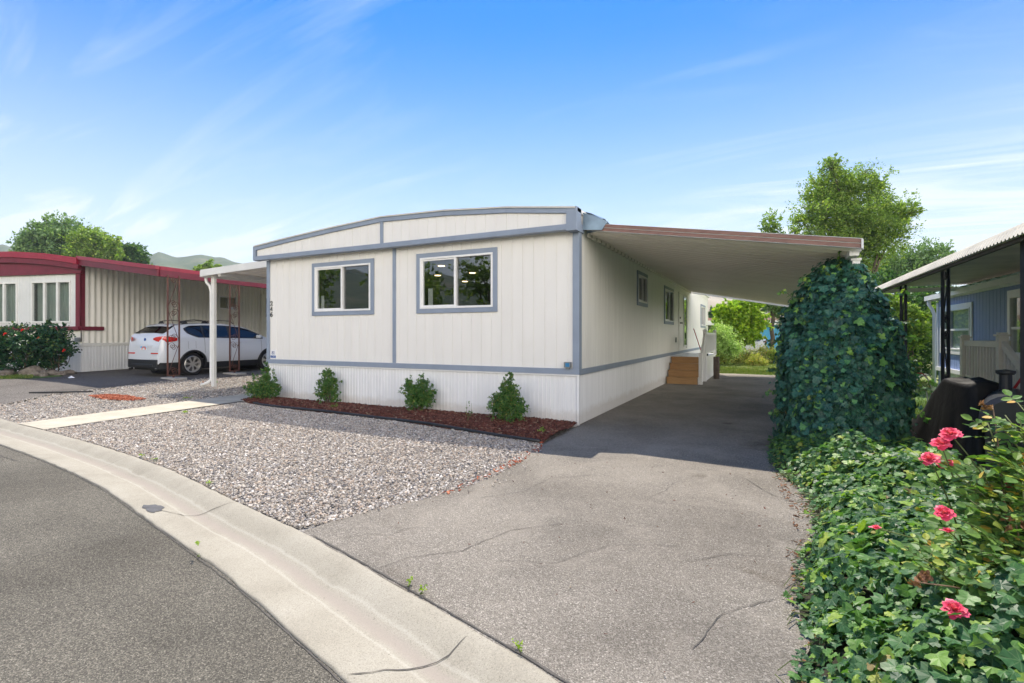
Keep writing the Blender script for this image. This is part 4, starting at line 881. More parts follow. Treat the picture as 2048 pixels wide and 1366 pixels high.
for i, (X, Z) in enumerate(((-677/1013*14.9, 14.9), (-555/1013*16.7, 16.7))):
    x, y = cw(X, Z); m = MB((x, y, 0)); m.box(-.38, .34, -.16, .2, HH(x, y)-.05, HH(x, y)+.045); o = m.build('concrete_pad', conc, None, bevel=.02)
    tag(o, ['pale concrete pad under the nearer brown scroll post', 'pale concrete pad under the farther brown scroll post'][i], 'pad')

# ------------------------------------------------------------------ cars
def make_car(label, cat, origin, fwd, paintm, lod=1.0, detail=True, group=None):
    fwd = Vector(fwd).normalized(); right = Vector((fwd.y, -fwd.x, 0)); car = thing('parked_car', label, cat, tuple(origin), group)
    O = Vector(origin); W = .935
    topS = [0, .02, .06, .12, .17, .50, .58, .85, 1.4, 2.1, 2.7, 3.0, 3.35, 3.62, 3.78, 4.1, 4.45, 4.68, 4.80, 4.86]
    topZ = [.66, .84, 1.12, 1.25, 1.33, 1.57, 1.60, 1.635, 1.675, 1.68, 1.62, 1.54, 1.36, 1.20, 1.14, 1.09, 1.02, .92, .74, .52]
    plS = [0, .04, .12, .3, .7, 3.9, 4.4, 4.7, 4.86]; plW = [.80, .87, .93, .975, 1, 1, .95, .84, .70]
    from bisect import bisect
    def ctrl(s):
        zt = float(np.interp(s, topS, topZ)); f = float(np.interp(s, plS, plW)); belt = min(1.20 - .02*s, zt-.035)
        up = max(0, min(1, (zt-belt-.03)/.42)); wr = .84 - .17*up
        z2 = min(.78, .25+(zt-.25)*.62); z1 = min(.52, .25+(zt-.25)*.36)
        return [(.84*f, .25), (W*.985*f, z1), (W*f, z2), (W*(.955-.0*up)*f, belt), (f*(wr+.035), belt+(zt-belt)*.84 if up > 0 else belt+(zt-belt)*.5), (f*(wr*.80), zt-.022), (f*wr*.4, zt-.003), (0, zt)]
    def surf(s, t, off=0, side=1):
        def pt(t_):
            P = ctrl(s); n = len(P)-1; t_ = max(0, min(n-1e-6, t_)); i = int(t_); u = t_-i
            p0 = P[max(i-1, 0)]; p1 = P[i]; p2 = P[i+1]; p3 = P[i+2] if i+2 <= n else (-P[n-1][0], P[n-1][1]); r = []
            for k in (0, 1):
                r.append(.5*((2*p1[k]) + (-p0[k]+p2[k])*u + (2*p0[k]-5*p1[k]+4*p2[k]-p3[k])*u*u + (-p0[k]+3*p1[k]-3*p2[k]+p3[k])*u**3))
            return r
        y, z = pt(t)
        if off:
            y2, z2 = pt(t+.02); y1, z1 = pt(t-.02); ty, tz = y2-y1, z2-z1; L = math.hypot(ty, tz) or 1
            zs2 = ctrl(min(s+.02, 4.86)); zs1 = ctrl(max(s-.02, 0)); dz = (zs2[-1][1]-zs1[-1][1])/.04 if t > 4 or s < .2 else 0
            ny, nz = tz/L, -ty/L; ns = -dz*max(nz, .0) if t > 3.9 else (-1.5 if s < .10 else 0); LL = math.sqrt(ny*ny+nz*nz+ns*ns)
            return O + fwd*(s+off*ns/LL) + right*(side*(y+off*ny/LL)) + Vector((0, 0, z+off*nz/LL))
        return O + fwd*s + right*(side*y) + Vector((0, 0, z))
    WC = (.97, 3.74); RW = .355; ARC = .425
    S = sorted(set([round(x, 4) for x in list(np.arange(0, 4.861, .03))+topS])); TT = list(np.linspace(0, 7, 36)); V = []; F = []
    for side in (1, -1):
        b = len(V); k = len(TT)
        for s in S:
            for t in TT: V.append(tuple(surf(s, t, 0, side)))
        for i in range(len(S)-1):
            for j in range(k-1):
                sm = (S[i]+S[i+1])/2; zc = (V[b+i*k+j][2]+V[b+i*k+j+1][2])/2 - O.z
                if TT[j] < 3 and any((sm-w)**2+(zc-RW)**2 < ARC**2 for w in WC): continue
                q = (b+i*k+j, b+i*k+j+1, b+(i+1)*k+j+1, b+(i+1)*k+j); F.append(q if side > 0 else q[::-1])
        for e in (0, len(S)-1):
            c = len(V); s = S[e]
            for t in TT: V.append(tuple(surf(s, t, 0, side)))
            V.append(tuple(O+fwd*(s-(.02 if e == 0 else -.02))+Vector((0,0,.45))))
            for j in range(k-1): F.append((c+j, c+j+1, c+k, c+k))
    F = [f if f[2] != f[3] else f[:3] for f in F]
    off = child_loc(car); me = bpy.data.meshes.new('body'); me.from_pydata([(x-off.x, y-off.y, z-off.z) for x, y, z in V], [], F); me.update(); me.materials.append(paintm)
    me.polygons.foreach_set('use_smooth', [True]*len(me.polygons)); body = bpy.data.objects.new('body', me); link(body, car)
    def patch(name, mat, s0, s1, lo, hi, off=.004, parent=car, sides=(1,), ns=26, nt=6, both=False, smooth=True):
        out = None
        for side in sides:
            V = []; F = []
            for i in range(ns+1):
                s = s0+(s1-s0)*i/ns; a = lo(s) if callable(lo) else lo; b = hi(s) if callable(hi) else hi
                for j in range(nt+1): V.append(tuple(surf(s, a+(b-a)*j/nt, off, side)))
            for i in range(ns):
                for j in range(nt): F.append((i*(nt+1)+j, i*(nt+1)+j+1, (i+1)*(nt+1)+j+1, (i+1)*(nt+1)+j))
            if both:
                b0 = len(V)
                for i in range(ns+1):
                    s = s0+(s1-s0)*i/ns; a = lo(s) if callable(lo) else lo; b = hi(s) if callable(hi) else hi
                    for j in range(nt+1): V.append(tuple(surf(s, a+(b-a)*j/nt, off, -side)))
                for i in range(ns):
                    for j in range(nt): F.append(tuple(b0+q for q in ((i+1)*(nt+1)+j, (i+1)*(nt+1)+j+1, i*(nt+1)+j+1, i*(nt+1)+j)))
            out = mesh_np(name, V, F, mat, parent, smooth)
        return out
    def ramp_(s, a, b): return max(0., min(1., (s-a)/(b-a)))
    # side glass
    patch('window_surround', blackplastic, .74, 3.50, lambda s: 3.03+.55*(1-math.sqrt(ramp_(s,.74,1.15))), lambda s: 3.99-.25*(1-ramp_(s,.74,.95)), .002, sides=(1,-1), ns=40)
    patch('quarter_window', carglass, .82, 1.30, lambda s: 3.08+.60*(1-math.sqrt(ramp_(s,.80,1.2))), lambda s: 3.93-.2*(1-ramp_(s,.8,.95)), .006, sides=(1,-1))
    patch('rear_door_window', carglass, 1.36, 2.18, 3.08, 3.94, .006, sides=(1,-1)); patch('front_door_window', carglass, 2.28, 3.40, 3.08, lambda s: 3.93-.5*ramp_(s,3.2,3.4), .006, sides=(1,-1))
    patch('rear_window', carglass, .178, .50, lambda s: 4.30+.0*s, 7, .006, both=True, ns=14, nt=14)
    patch('windscreen', carglass, 2.98, 3.60, 4.45, 7, .006, both=True, ns=14, nt=14)
    patch('spoiler', paintm, .44, .64, 4.6, 7, .028, both=True, ns=6, nt=10)
    for side in (1, -1):                        # lamps wrap from the tailgate round the corner
        V = []; F = []; rr2 = [(-.02,.50,1.13,1.17), (.0,.60,1.09,1.21), (.03,.72,1.06,1.23), (.08,.815,1.05,1.235), (.16,.872,1.055,1.23), (.30,.907,1.07,1.215), (.44,.922,1.10,1.19)]
        for s, y, za, zc_ in rr2:
            for z in (za, (za+zc_)/2, zc_): V.append(tuple(O+fwd*(s-(.010 if z != za and z != zc_ else 0)+.03)+right*(side*(y+(.016 if z != za and z != zc_ else .0)))+Vector((0,0,z))))
        for i in range(len(rr2)-1):
            for j in range(2): F.append((i*3+j, i*3+j+1, (i+1)*3+j+1, (i+1)*3+j))
        mesh_np('tail_light', V, F, redlens, car, True)
    for side in (1, -1): MB(O, fwd, right*side).box(-.012, .06, .42, .74, .70, .735).build('rear_reflector', redlens, car)
    patch('head_light', rimmetal, 4.35, 4.72, 2.3, 3.4, .006, sides=(1,-1), ns=10)
    patch('lower_cladding', blackplastic, .0, WC[0]-ARC, 0, .72, .010, sides=(1,-1), ns=12); patch('lower_cladding', blackplastic, WC[0]+ARC, WC[1]-ARC, -.0, .62, .012, sides=(1,-1), ns=20); patch('lower_cladding', blackplastic, WC[1]+ARC, 4.85, 0, .8, .010, sides=(1,-1), ns=10)
    if detail:
        for s0 in (1.33, 2.235, 3.42): patch('door_gap', blackplastic, s0, s0+.010, .66 if s0 > 1.4 else 1.75, 3.02, .003, sides=(1,-1), ns=1, nt=14)
        patch('fuel_flap', blackplastic, .80, .806, 2.2, 2.75, .003, ns=1); patch('fuel_flap', blackplastic, 1.04, 1.046, 2.2, 2.75, .003, ns=1)
    m = MB(O, fwd, right); m.box(-.03, .12, -.74, .74, .27, .53); m.box(-.05, .0, -.55, .55, .30, .40); m.build('rear_valance', blackplastic, car, bevel=.03)
    for side in (1, -1):
        for w in WC:
            m = MB(O, fwd, right); pts = []
            for i in range(25):
                an = math.pi*(-.12+1.24*i/24); s = w+ARC*math.cos(an); z = RW+ARC*math.sin(an); z = max(z, .26)
                lo_, hi_ = 0, 4
                for _ in range(18):
                    mid = (lo_+hi_)/2; pz_ = surf(s, mid, 0, 1).z-O.z
                    if pz_ < z: lo_ = mid
                    else: hi_ = mid
                q = surf(s, lo_, .0, 1) - O; pts.append((s, side*(q.dot(right)+.004), z))
            m.tube(pts, .030, 6); m.build('wheel_arch', blackplastic, car, smooth=True)
    m = MB(O, fwd, right)
    for w in WC: m.lathe([(0,-.72),(.43,-.72),(.43,.72),(0,.72)], (w, 0, RW+.02), 'n', 24)
    m.box(.15, 4.7, -.72, .72, .2, .5); m.build('underbody', blackplastic, car)
    for w in WC:
        for side in (1, -1):
            m = MB(O, fwd, right*side)
            m.lathe([(.235,.66),(.33,.66),(.352,.70),(.355,.80),(.345,.86),(.32,.885),(.262,.885),(.25,.87),(.245,.80)], (w, 0, RW), 'n', 36); ty = m.build('wheel', darkrubber, car, smooth=True)
            m = MB(O, fwd, right*side); m.lathe([(.24,.80),(.262,.885),(.25,.892),(.232,.885),(.225,.83),(.225,.80)], (w,0,RW), 'n', 36); m.lathe([(0,.872),(.045,.872),(.055,.86),(.055,.83)], (w,0,RW), 'n', 20)
            for k in range(7):
                an = 2*math.pi*k/7+.3; ca, sa = math.cos(an), math.sin(an); pts = [(.045,.030),(.13,.024),(.20,.045),(.232,.060)]
                i = len(m.v)
                for r_, h_ in pts:
                    for sg in (-1, 1): m.v.append(tuple(m.P(w+ca*r_-sa*h_*sg, .878 if r_ > .1 else .872, RW+sa*r_+ca*h_*sg)))
                for q in range(3): m.f.append((i+2*q, i+2*q+1, i+2*q+3, i+2*q+2))
            m.build('rim', rimmetal, ty)
            m = MB(O, fwd, right*side); m.lathe([(0,.80),(.24,.80)], (w,0,RW), 'n', 24); m.build('brake_disc', blackplastic, ty)
    for side in (1, -1):
        m = MB(O, fwd, right)
        for a, b in ((.82, 1.55), (1.55, 2.55)):
            m.tube([(a, side*.60, 1.62 if a < 1 else 1.68), (a+.10, side*.60, 1.73), ((a+b)/2, side*.60, 1.765), (b-.1, side*.60, 1.745), (b, side*.60, 1.66)], .013, 6)
        m.prism([(1.42,1.65),(1.66,1.65),(1.58,1.745),(1.50,1.745)], side*.60-.02, side*.60+.02); m.prism([(.78,1.60),(.98,1.63),(.92,1.735),(.84,1.72)], side*.60-.02, side*.60+.02)
        m.build('roof_rail', blackplastic, car)
    for side in (1, -1):
        m = MB(O, fwd, right*side); m.box(3.22, 3.34, .88, 1.06, 1.16, 1.28); m.build('mirror', paintm, car, bevel=.03)
        for s in (1.48, 2.42):
            q = (surf(s+.08, 2.62, 0, 1)-O).dot(right); zz = surf(s+.08, 2.62, 0, 1).z-O.z
            m = MB(O, fwd, right*side); m.tube([(s,q,zz),(s+.03,q+.03,zz+.01),(s+.17,q+.03,zz+.01),(s+.2,q,zz)], .012, 6); m.build('door_handle', rimmetal, car)
    m = MB(O+fwd*.035, right, -fwd); m.box(-.42, .42, -.06, .012, .79, .97); pan = m.build('plate_recess', paintm, car, bevel=.012)
    m = MB(O+fwd*.035+Vector((0,0,.07)), right, -fwd); m.box(-.155, .155, .012, .018, .755, .86); lp = m.build('licence_plate', signwhite, car)
    m = MB(O+fwd*.035+Vector((0,0,.07)), right, -fwd); m.prism([(-.15,.80),(.15,.80),(.15,.857),(-.15,.857)], .0182, .019); m.build('plate_sky', plateblue, lp)
    m = MB(O+fwd*.035+Vector((0,0,.07)), right, -fwd); m.prism([(-.10,.757),(-.06,.757),(-.035,.81),(.02,.83),(.06,.80),(.065,.757),(.12,.757),(.125,.82),(.06,.852),(-.02,.855),(-.075,.83)], .0192, .020); m.build('plate_arch', orange, lp)
    m = MB(O+fwd*.10, right, -fwd-Vector((0,0,-.3))); m.lathe([(0,.0),(.05,.0),(.045,.012),(0,.015)], (0, .035, 1.12), 'n', 16); m.build('badge', signblue, car)
    m = MB(O, right, fwd); m.tube([(-.62,.05,.24),(-.62,-.05,.22)], .035, 10); m.tube([(.62,.05,.24),(.62,-.03,.22)], .035, 10); m.build('exhaust', blackplastic, car)
    m = MB(O+fwd*.19, right, -fwd); m.tube([(-.45,.02,1.37),(-.1,-.0,1.39)], .010, 5); m.build('wiper', blackplastic, car)
    return car
wx, wy = cw(-10.09, 16.0); dc = Vector((-.03, 1, 0)).normalized(); rr_ = Vector((dc.y, -dc.x, 0))
Oc = Vector((wx, wy, HH(wx, wy))) - dc*.97 - rr_*.87
make_car('white parked estate car with black roof rails under the red-edged carport', 'car', Oc, dc, carwhite)
cx2, cy2 = 2.35, 25.4
make_car('silver car facing the driveway, half hidden by the shrubs in front of the blue building', 'car', (*cw((1509-1024)/1013*34, 34), -.16), (-.42, -.9, 0), cargrey, detail=False)

# ------------------------------------------------------------------ blue neighbour on the right
bh = thing('mobile_home', 'blue-sided mobile home with white framed windows at the right edge', 'house', (6.05, 1, 0))
BX = 6.06; BY1 = 6.35
profile_panel('wall', bluewall, bh, (BX, BY1, 0), (0,-1,0), (-1,0,0), grooves(9.5, .15, .012, .007), .70, 2.27, [(.28, 2.02, 1.14, 1.97), (3.72, 4.9, 1.14, 2.05)])
profile_panel('wall_end', bluewall, bh, (BX, BY1, 0), (1,0,0), (0,1,0), grooves(5, .15, .012, .007), .0, 2.3)
profile_panel('skirting', skirtm, bh, (BX+.02, BY1, 0), (0,-1,0), (-1,0,0), ribs(9.5, .1, .02, .01), -.05, .70)
BA, BN = (0,-1,0), (-1,0,0); BO = (BX, BY1, 0)
window(bh, BO, BA, BN, .20, 2.10, 1.06, 2.05, .09, vinyl, vinyl, slider=False, gl=glass2, fr=.03); window(bh, BO, BA, BN, 3.63, 5.0, 1.06, 2.13, .09, vinyl, vinyl, slider=False, gl=glass2, fr=.03)
m = MB(BO, BA, BN)
for a0, a1 in ((.28,2.02),(3.72,4.9)): m.box(a0, a1, -.01, .02, 1.53, 1.57); m.box((a0+a1)/2-.35*(1 if a0 < 1 else 0)-.02, (a0+a1)/2-.35*(1 if a0 < 1 else 0)+.02, -.01, .022, 1.1, 2.0)
m.build('mullion', vinyl, bh)
m = MB(BO, BA, BN); m.box(.8, 2.1, -.06, -.05, 1.1, 2.0); m.box(3.95, 5, -.06, -.05, 1.1, 2.1); m.build('blind', blindm, bh)
MB(BO, BA, BN).box(.0, 6, -.5, -.48, .8, 2.2).build('room', interior_d, bh)
m = MB(BO, BA, BN); m.box(-.02, 9.5, .0, .05, .68, .76); m.box(-.03, .07, .0, .03, .76, 2.14); m.build('base_trim', vinyl, bh)
m = MB(BO, BA, BN); m.prism([(-.35,2.21),(9.5,2.21),(9.5,2.27),(-.35,2.27)], .0, .08); m.prism([(-.35,2.22),(9.5,2.22),(9.5,2.30),(-.35,2.30)], .08, .17); m.build('eave', whitemetal, bh, bevel=.01)
V = [(BX-.15, BY1+.35, 2.30), (BX-.15, -4, 2.30), (BX+3.6, -4, 2.5), (BX+3.6, BY1+.35, 2.5)]; mesh_np('roof', V, [(0,1,2,3)], roofm, bh)
m = MB(BO, BA, BN); m.tube([(-.2,.12,2.23),(-.2,.12,2.12),(-.14,.08,2.02),(-.1,.05,1.9),(-.1,.05,.2)], .035, 8); m.build('downspout', whitemetal, bh, smooth=True)
# tan porch
po = thing('porch', 'tan vinyl porch with balusters against the blue siding', 'porch', (5.5, 1.5, 0))
MB().box(5.42, 6.02, 1.05, 3.3, .60, .72).build('deck', vinyl_tan, po)
def tpost(x, y, z0, z1):
    m = MB(); m.box(x-.05, x+.05, y-.05, y+.05, z0, z1-.04); m.box(x-.07, x+.07, y-.07, y+.07, z1-.04, z1-.015); m.box(x-.045,x+.045,y-.045,y+.045,z1-.015,z1+.01); m.build('newel_post', vinyl_tan, po, bevel=.005)
tpost(5.47, 2.50, 0, 1.44); tpost(5.47, 1.10, 0, 1.47); tpost(5.47, -.15, 0, .82)
m = MB(); m.box(5.445, 5.495, 1.15, 2.45, 1.28, 1.36); m.box(5.455, 5.485, 1.15, 2.45, .78, .83); m.box(5.52, 6.0, 2.475, 2.525, 1.28, 1.36)
mm = MB((5.47,0,0), SA, SN); mm.prism([(-.1,.66),(1.05,1.28),(1.05,1.37),(-.1,.75)], -.025, .025); mm.prism([(-.1,.10),(1.05,.70),(1.05,.76),(-.1,.16)], -.02, .02); 
m.build('rail', vinyl_tan, po); mm.build('stair_rail', vinyl_tan, po)
m = MB()
for k in range(11): y = 1.24+.112*k; m.box(5.452, 5.488, y-.018, y+.018, .80, 1.30)
for k in range(9): y = .98-.112*k; z = .66+(y+.1)*.54; m.box(5.452, 5.488, y-.018, y+.018, z-.55, z+.04)
m.build('baluster', vinyl_tan, po)
m = MB()
for k in range(3): m.box(5.45, 6.0, 1.05-.3*(k+1), 1.05-.3*k, .0, .6-.18*(k+.4))
m.build('stair', vinyl_tan, po)
# patio cover
pc = thing('patio_cover', 'pale corrugated patio roof on black scroll posts at the right edge', 'patio roof', (4.75, 1, 0))
V = []; F = []; ny = 112*6
for i in range(ny+1):
    y = 4.6-9.2*i/ny; q = i % 6; dz = [0, .016, .016, 0, 0, 0][q]
    for x, z in ((4.55, 2.265), (4.585, 2.335), (4.68, 2.40), (6.4, 2.40)): V.append((x, y+(.06 if x > 4.65 else .03 if x > 4.58 else 0), z+dz))
F = [(i*4+j, i*4+j+1, (i+1)*4+j+1, (i+1)*4+j) for i in range(ny) for j in range(3)]
mesh_np('roof_panel', V, F, paint('awning_metal', (.60,.56,.46), .5, .2, 2), pc)
m = MB(); m.box(4.60, 4.64, -4.6, 4.55, 2.235, 2.272); m.build('front_beam', paint('dark_brown_beam', (.055,.04,.03), .6, .3, 8), pc, bevel=.004)
m = MB(); m.box(4.66, 6.2, 4.50, 4.54, 2.28, 2.35); m.build('trim', whitemetal, pc)
V = [];
for i in range(121):
    y = 5.6-6.5*i/120; V += [(5.80, y, 2.305+.016*math.sin(i*.9)), (5.95, y, 2.34+.016*math.sin(i*.9))]
mesh_np('corrugated_panel', V, [(2*i, 2*i+2, 2*i+3, 2*i+1) for i in range(120)], paint('pale_fibreglass', (.45,.62,.58), .4, .1, 3), pc, smooth=True)
for x, y in ((4.82, 3.14), (4.79, .70), (4.76, -1.70)): scroll_post('post', pc, (x, y, 0), (.55,.83,0), None, .0, 2.32, .17, blackiron, .016)
# covered grill: cloth draped over a hidden frame
def draped(name, label, cat, c, hx, hy, h, ang, mat, seed):
    n = 110; V = []; rnd = random.Random(seed); ph = [rnd.uniform(0, 6.28) for _ in range(8)]; rings = 40
    ridge = lambda t: 1-2*abs((t/math.pi) % 1-.5)
    def topz(x, y): return h*(1.0 - .60*max(0, min(1, (y/hy+.1)/1.0))**1.2 - .10*max(0, -y/hy-.55) - .06*abs(x/hx))
    for j in range(rings+1):
        t = j/rings
        for i in range(n):
            a = 2*math.pi*i/n; ca, sa = math.cos(a), math.sin(a); sq = (abs(ca)**4+abs(sa)**4)**-.25; fold = ridge(4*a+ph[0])*.6+ridge(9*a+ph[1])*.4
            if t < .35: r = t/.35*.88; z = topz(hx*ca*sq*r, hy*sa*sq*r)
            else:
                u = (t-.35)/.65; r = .88+(.34+.75*max(0, sa))*u**.9 + .20*u*(fold-.5) + .05*u*ridge(17*a+ph[2]+u*3); z = topz(hx*ca*sq*.88, hy*sa*sq*.88)*(1-u**.92)
            x = hx*ca*sq*r; y = hy*sa*sq*r
            if z > .06: z += .030*(ridge(5*x+3*y+ph[3])-.5)+.022*(ridge(9*y-6*x+ph[4])-.5)+.012*(ridge(17*x+13*y+ph[5])-.5)
            X = x*math.cos(ang)-y*math.sin(ang); Y = x*math.sin(ang)+y*math.cos(ang); V.append((c[0]+X, c[1]+Y, c[2]+max(z, .0)))
    F = [(j*n+i, j*n+(i+1) % n, (j+1)*n+(i+1) % n, (j+1)*n+i) for j in range(rings) for i in range(n)]
    o = mesh_np(name, V, F, mat, None, True); tag(o, label, cat); return o
draped('covered_grill', 'grill under a draped black fabric cover between the black scroll posts', 'covered grill', (4.88, .42, 0), .26, .56, .93, R(14), blackcloth, 5)
sm = thing('smoker', 'black barrel smoker with a capped chimney beside the tan porch', 'smoker', (5.0, -.5, 0))
bo = MB((5.02,-.60,0), (.30,.954,0)); bo.lathe([(0,-.52),(.20,-.52),(.25,-.49),(.25,.49),(.20,.52),(0,.52)], (0,0,.60), 'a', 28); bo.build('barrel', grillmetal, sm, smooth=False)
m = MB((5.02,-.60,0), (.30,.954,0)); m.tube([(.30,.05,.82),(.30,.05,1.02)], .055, 14); m.lathe([(.07,0),(.085,.02),(.085,.045),(0,.06)], (.30,.05,1.01), 'z', 16); m.build('chimney', grillmetal, sm, smooth=False)
m = MB((5.02,-.60,0), (.30,.954,0)); m.tube([(-.25,-.30,.72),(-.25,-.34,.74),(.25,-.34,.74),(.25,-.30,.72)], .012, 6); m.build('handle', rimmetal, sm)
m = MB((5.02,-.60,0), (.30,.954,0))
for a in (-.4, .4):
    for q in (-.18, .18): m.box(a-.02, a+.02, q-.02, q+.02, 0, .46)
m.box(-.45, .45, -.2, .2, .16, .18); m.build('leg', grillmetal, sm)
m = MB((5.02,-.60,0), (.30,.954,0)); m.box(-.5, .5, -.47, -.25, .55, .58); m.build('shelf', grillmetal, sm)
def hoop(name, label, X, Z, w, h, mats):
    x, y = cw(X, Z); t = thing(name, label, 'hoop', (x, y, 0)); A = (math.cos(TH), math.sin(TH), 0)
    for k, (mt, r, zz) in enumerate(mats):
        pts = [(-w/2*r, 0, 0)] + [(-w/2*r*math.cos(math.pi*i/16), .03*k, zz*.55+(h*r-zz*.55)*math.sin(math.pi*i/16)) for i in range(17)] + [(w/2*r, 0, 0)]
        MB((x, y, 0), A).tube(pts, .010, 6).build('hoop_wire', mt, t)
    return t
hoop('garden_hoop', 'small arched garden hoop of white and red wire on the lawn behind the ivy', (1842-1024)/1013*8.6, 8.6, .40, .76, [(whitemetal, 1, .7), (hosered, 1.05, .7), (whitemetal, .80, .6)])
hoop('garden_hoop', 'white wire hoop standing farther back on the shaded lawn', (1850-1024)/1013*9.6, 9.6, .40, .70, [(whitemetal, 1, .7)])
m = MB(); m.tube([(5.30,-.25,1.15),(5.20,.25,.60)], .014, 6); o = m.build('red_handle_tool', hosered); tag(o, 'red handled tool leaning on the tan stair rail', 'tool')

# ------------------------------------------------------------------ far buildings behind the driveway
fb = thing('blue_building', 'bright blue building with a pale flat eave beyond the shrubs', 'building', (5, 38, 0))
c0 = Vector((*cw((1516-1024)/1013*42, 42), 0)); A = Vector((math.cos(TH)*.96+.1, math.sin(TH)*.80, 0)).normalized(); Nn = Vector((A.y, -A.x, 0))
MB(c0, A, Nn).box(0, 12, -5, 0, -.1, 2.25).build('wall', farblue, fb)
MB(c0, A, Nn).box(-5, 12.4, -5.2, .5, 2.25, 2.62).build('roof', whitemetal, fb)
MB(c0, A, Nn).box(-4.6, 12.4, -5.2, -1.6, 2.62, 2.9).build('tile_ridge', terra, fb)
m = MB(c0, A, Nn); m.frame(3.0, 4.8, 1.05, 1.9, .10, .0, .05); w = m.build('window', vinyl, fb); MB(c0, A, Nn).box(3.1, 4.7, .0, .02, 1.15, 1.8).build('pane', carglass, w); MB(c0,A,Nn).box(3.86,3.94,.02,.05,1.15,1.8).build('mullion', vinyl, w)
MB(c0, A, Nn).box(-2.3, -.2, -.9, -.8, 0, 1.95).build('shed_door', paint('taupe_door', (.32,.28,.24), .6, .1, 2), fb)
MB(c0, A, Nn).box(-4.6, -2.3, -1.2, -1.1, 0, 2.0).build('side_wall', paint('slate_wall', (.10,.14,.16), .6, .1, 2), fb)
m = MB(c0, A, Nn); m.box(-.25, -.05, -.8, .3, 0, 2.25); m.build('corner_post', paint('dark_post', (.06,.05,.06), .6, .1, 2), fb)
ob = thing('low_house', 'low pale house with terracotta roof far behind the cream home', 'house', (-6, 46, 0))
c1 = Vector((*cw((1405-1024)/1013*44, 44), 0))
MB(c1, A, Nn).box(-14, 3.6, -6, 0, -.1, 2.3).build('wall', paint('pale_green_wall', (.40,.44,.40), .6, .1, 1), ob); MB(c1, A, Nn).box(-14.3, 3.9, -6.3, .4, 2.3, 2.75).build('roof', terra, ob)

# ------------------------------------------------------------------ vegetation
def PX(px, py, Z): x, y = cw((px-1024)/1013*Z, Z); return Vector((x, y, 1.45+(669.5-py)/1013*Z))
def limb_mesh(m, p, q, r0, r1, rnd, k=5, wob=.08):
    p, q = Vector(p), Vector(q); L = (q-p).length; pts = []
    for i in range(k+1):
        t = i/k; w = Vector((rnd.uniform(-1,1), rnd.uniform(-1,1), rnd.uniform(-.5,.5)))*L*wob*math.sin(math.pi*t); pts.append(tuple(p.lerp(q, t)+w+Vector((0,0,-L*.06*math.sin(math.pi*t)))))
    m.tube(pts, [r0+(r1-r0)*i/k for i in range(k+1)], 7); return pts
def foliage_points(blobs, n, clus, seed, shell=.55, spike=.25, droop=0):
    """leaf positions, grouped in twigs that reach out of each blob"""
    r = np.random.default_rng(seed); B = np.array([[b[0], b[1], b[2], b[3], b[4] if len(b) > 4 else b[3]] for b in blobs]); vol = B[:,3]**2*B[:,4]; vol = vol**.8; per = np.maximum(1, (n/clus*vol/vol.sum()).astype(int)); P = []; D = []; T = []
    for b, k in zip(B, per):
        d = unit(r.normal(size=(k, 3))); rad = r.uniform(0, 1, k)**shell; lump = .80+.24*np.sin(d[:,0]*5+b[0]*3)*np.sin(d[:,1]*6+b[1])+.18*np.sin(d[:,2]*7+b[2]*2)+ .12*np.sin(d[:,0]*17+d[:,2]*13)
        c = b[None,:3] + d*rad[:,None]*lump[:,None]*np.array([b[3], b[3], b[4]])
        tw = unit(d + r.normal(size=(k,3))*.5 + np.array([0,0,.35-droop])); ln = b[3]*spike*r.uniform(.4, 1.5, k)
        t = r.uniform(0, 1, (k, clus)); pos = c[:,None,:] + tw[:,None,:]*(t*ln[:,None])[:,:,None] + r.normal(size=(k, clus, 3))*(ln*.16)[:,None,None]
        P.append(pos.reshape(-1, 3)); D.append(np.repeat(tw, clus, 0)); T.append((c, tw, ln))
    return np.concatenate(P), np.concatenate(D), T
def leafcloud(name, blobs, n, size, mat, parent, seed, clus=14, shell=.55, spike=.25, T=LEAF, TF=LEAFF, up=.5, wide=1.0, droop=0):
    P, D, tw = foliage_points(blobs, n, clus, seed, shell, spike, droop); k = len(P); r = np.random.default_rng(seed+1)
    nrm = r.normal(size=(k,3))*.75 + np.array([0,0,up]) ; dirn = D*.8 + r.normal(size=(k,3))*.7 + np.array([0,0,-droop])
    s = size*r.uniform(.65, 1.3, k); P = P.copy(); P[:,2] = np.maximum(P[:,2], .03)
    o = scatter(name, T, TF, P, frames(nrm, dirn), np.stack([s*wide, s, s], 1), mat, parent); return o, tw
def tree(name, label, cat, base, blobs, n, size, mat, seed, trunk=.18, group=None, clus=14, shell=.55, spike=.25, wide=1.2, twigs=60, up=.5, bark=None):
    t = thing(name, label, cat, base, group); rnd = random.Random(seed)
    m = MB(); cz = sum(b[2]*b[3] for b in blobs)/sum(b[3] for b in blobs); cx_ = sum(b[0]*b[3] for b in blobs)/sum(b[3] for b in blobs); cy_ = sum(b[1]*b[3] for b in blobs)/sum(b[3] for b in blobs)
    fork = Vector(base).lerp(Vector((cx_, cy_, cz)), .42); limb_mesh(m, (base[0], base[1], base[2]-.1), fork, trunk*1.25, trunk*.8, rnd, 6, .03)
    for b in blobs: limb_mesh(m, fork, b[:3], trunk*.5, trunk*.16, rnd, 6, .08)
    o, tw = leafcloud('crown', blobs, n, size, mat, t, seed, clus, shell, spike, wide=wide, up=up)
    for b, (c, d, ln) in zip(blobs, tw):
        for i in range(0, len(c), max(1, int(len(c)/max(4, twigs//len(blobs))))): 
            p = Vector(b[:3]).lerp(Vector(c[i]), .15); q = Vector(c[i])+Vector(d[i])*ln[i]*.9; m.tube([tuple(p), tuple(p.lerp(q, .5)+Vector((0,0,-.04))), tuple(q)], [trunk*.13, trunk*.08, trunk*.03], 4)
    m.build('trunk', bark or barkm, t, smooth=True); return t
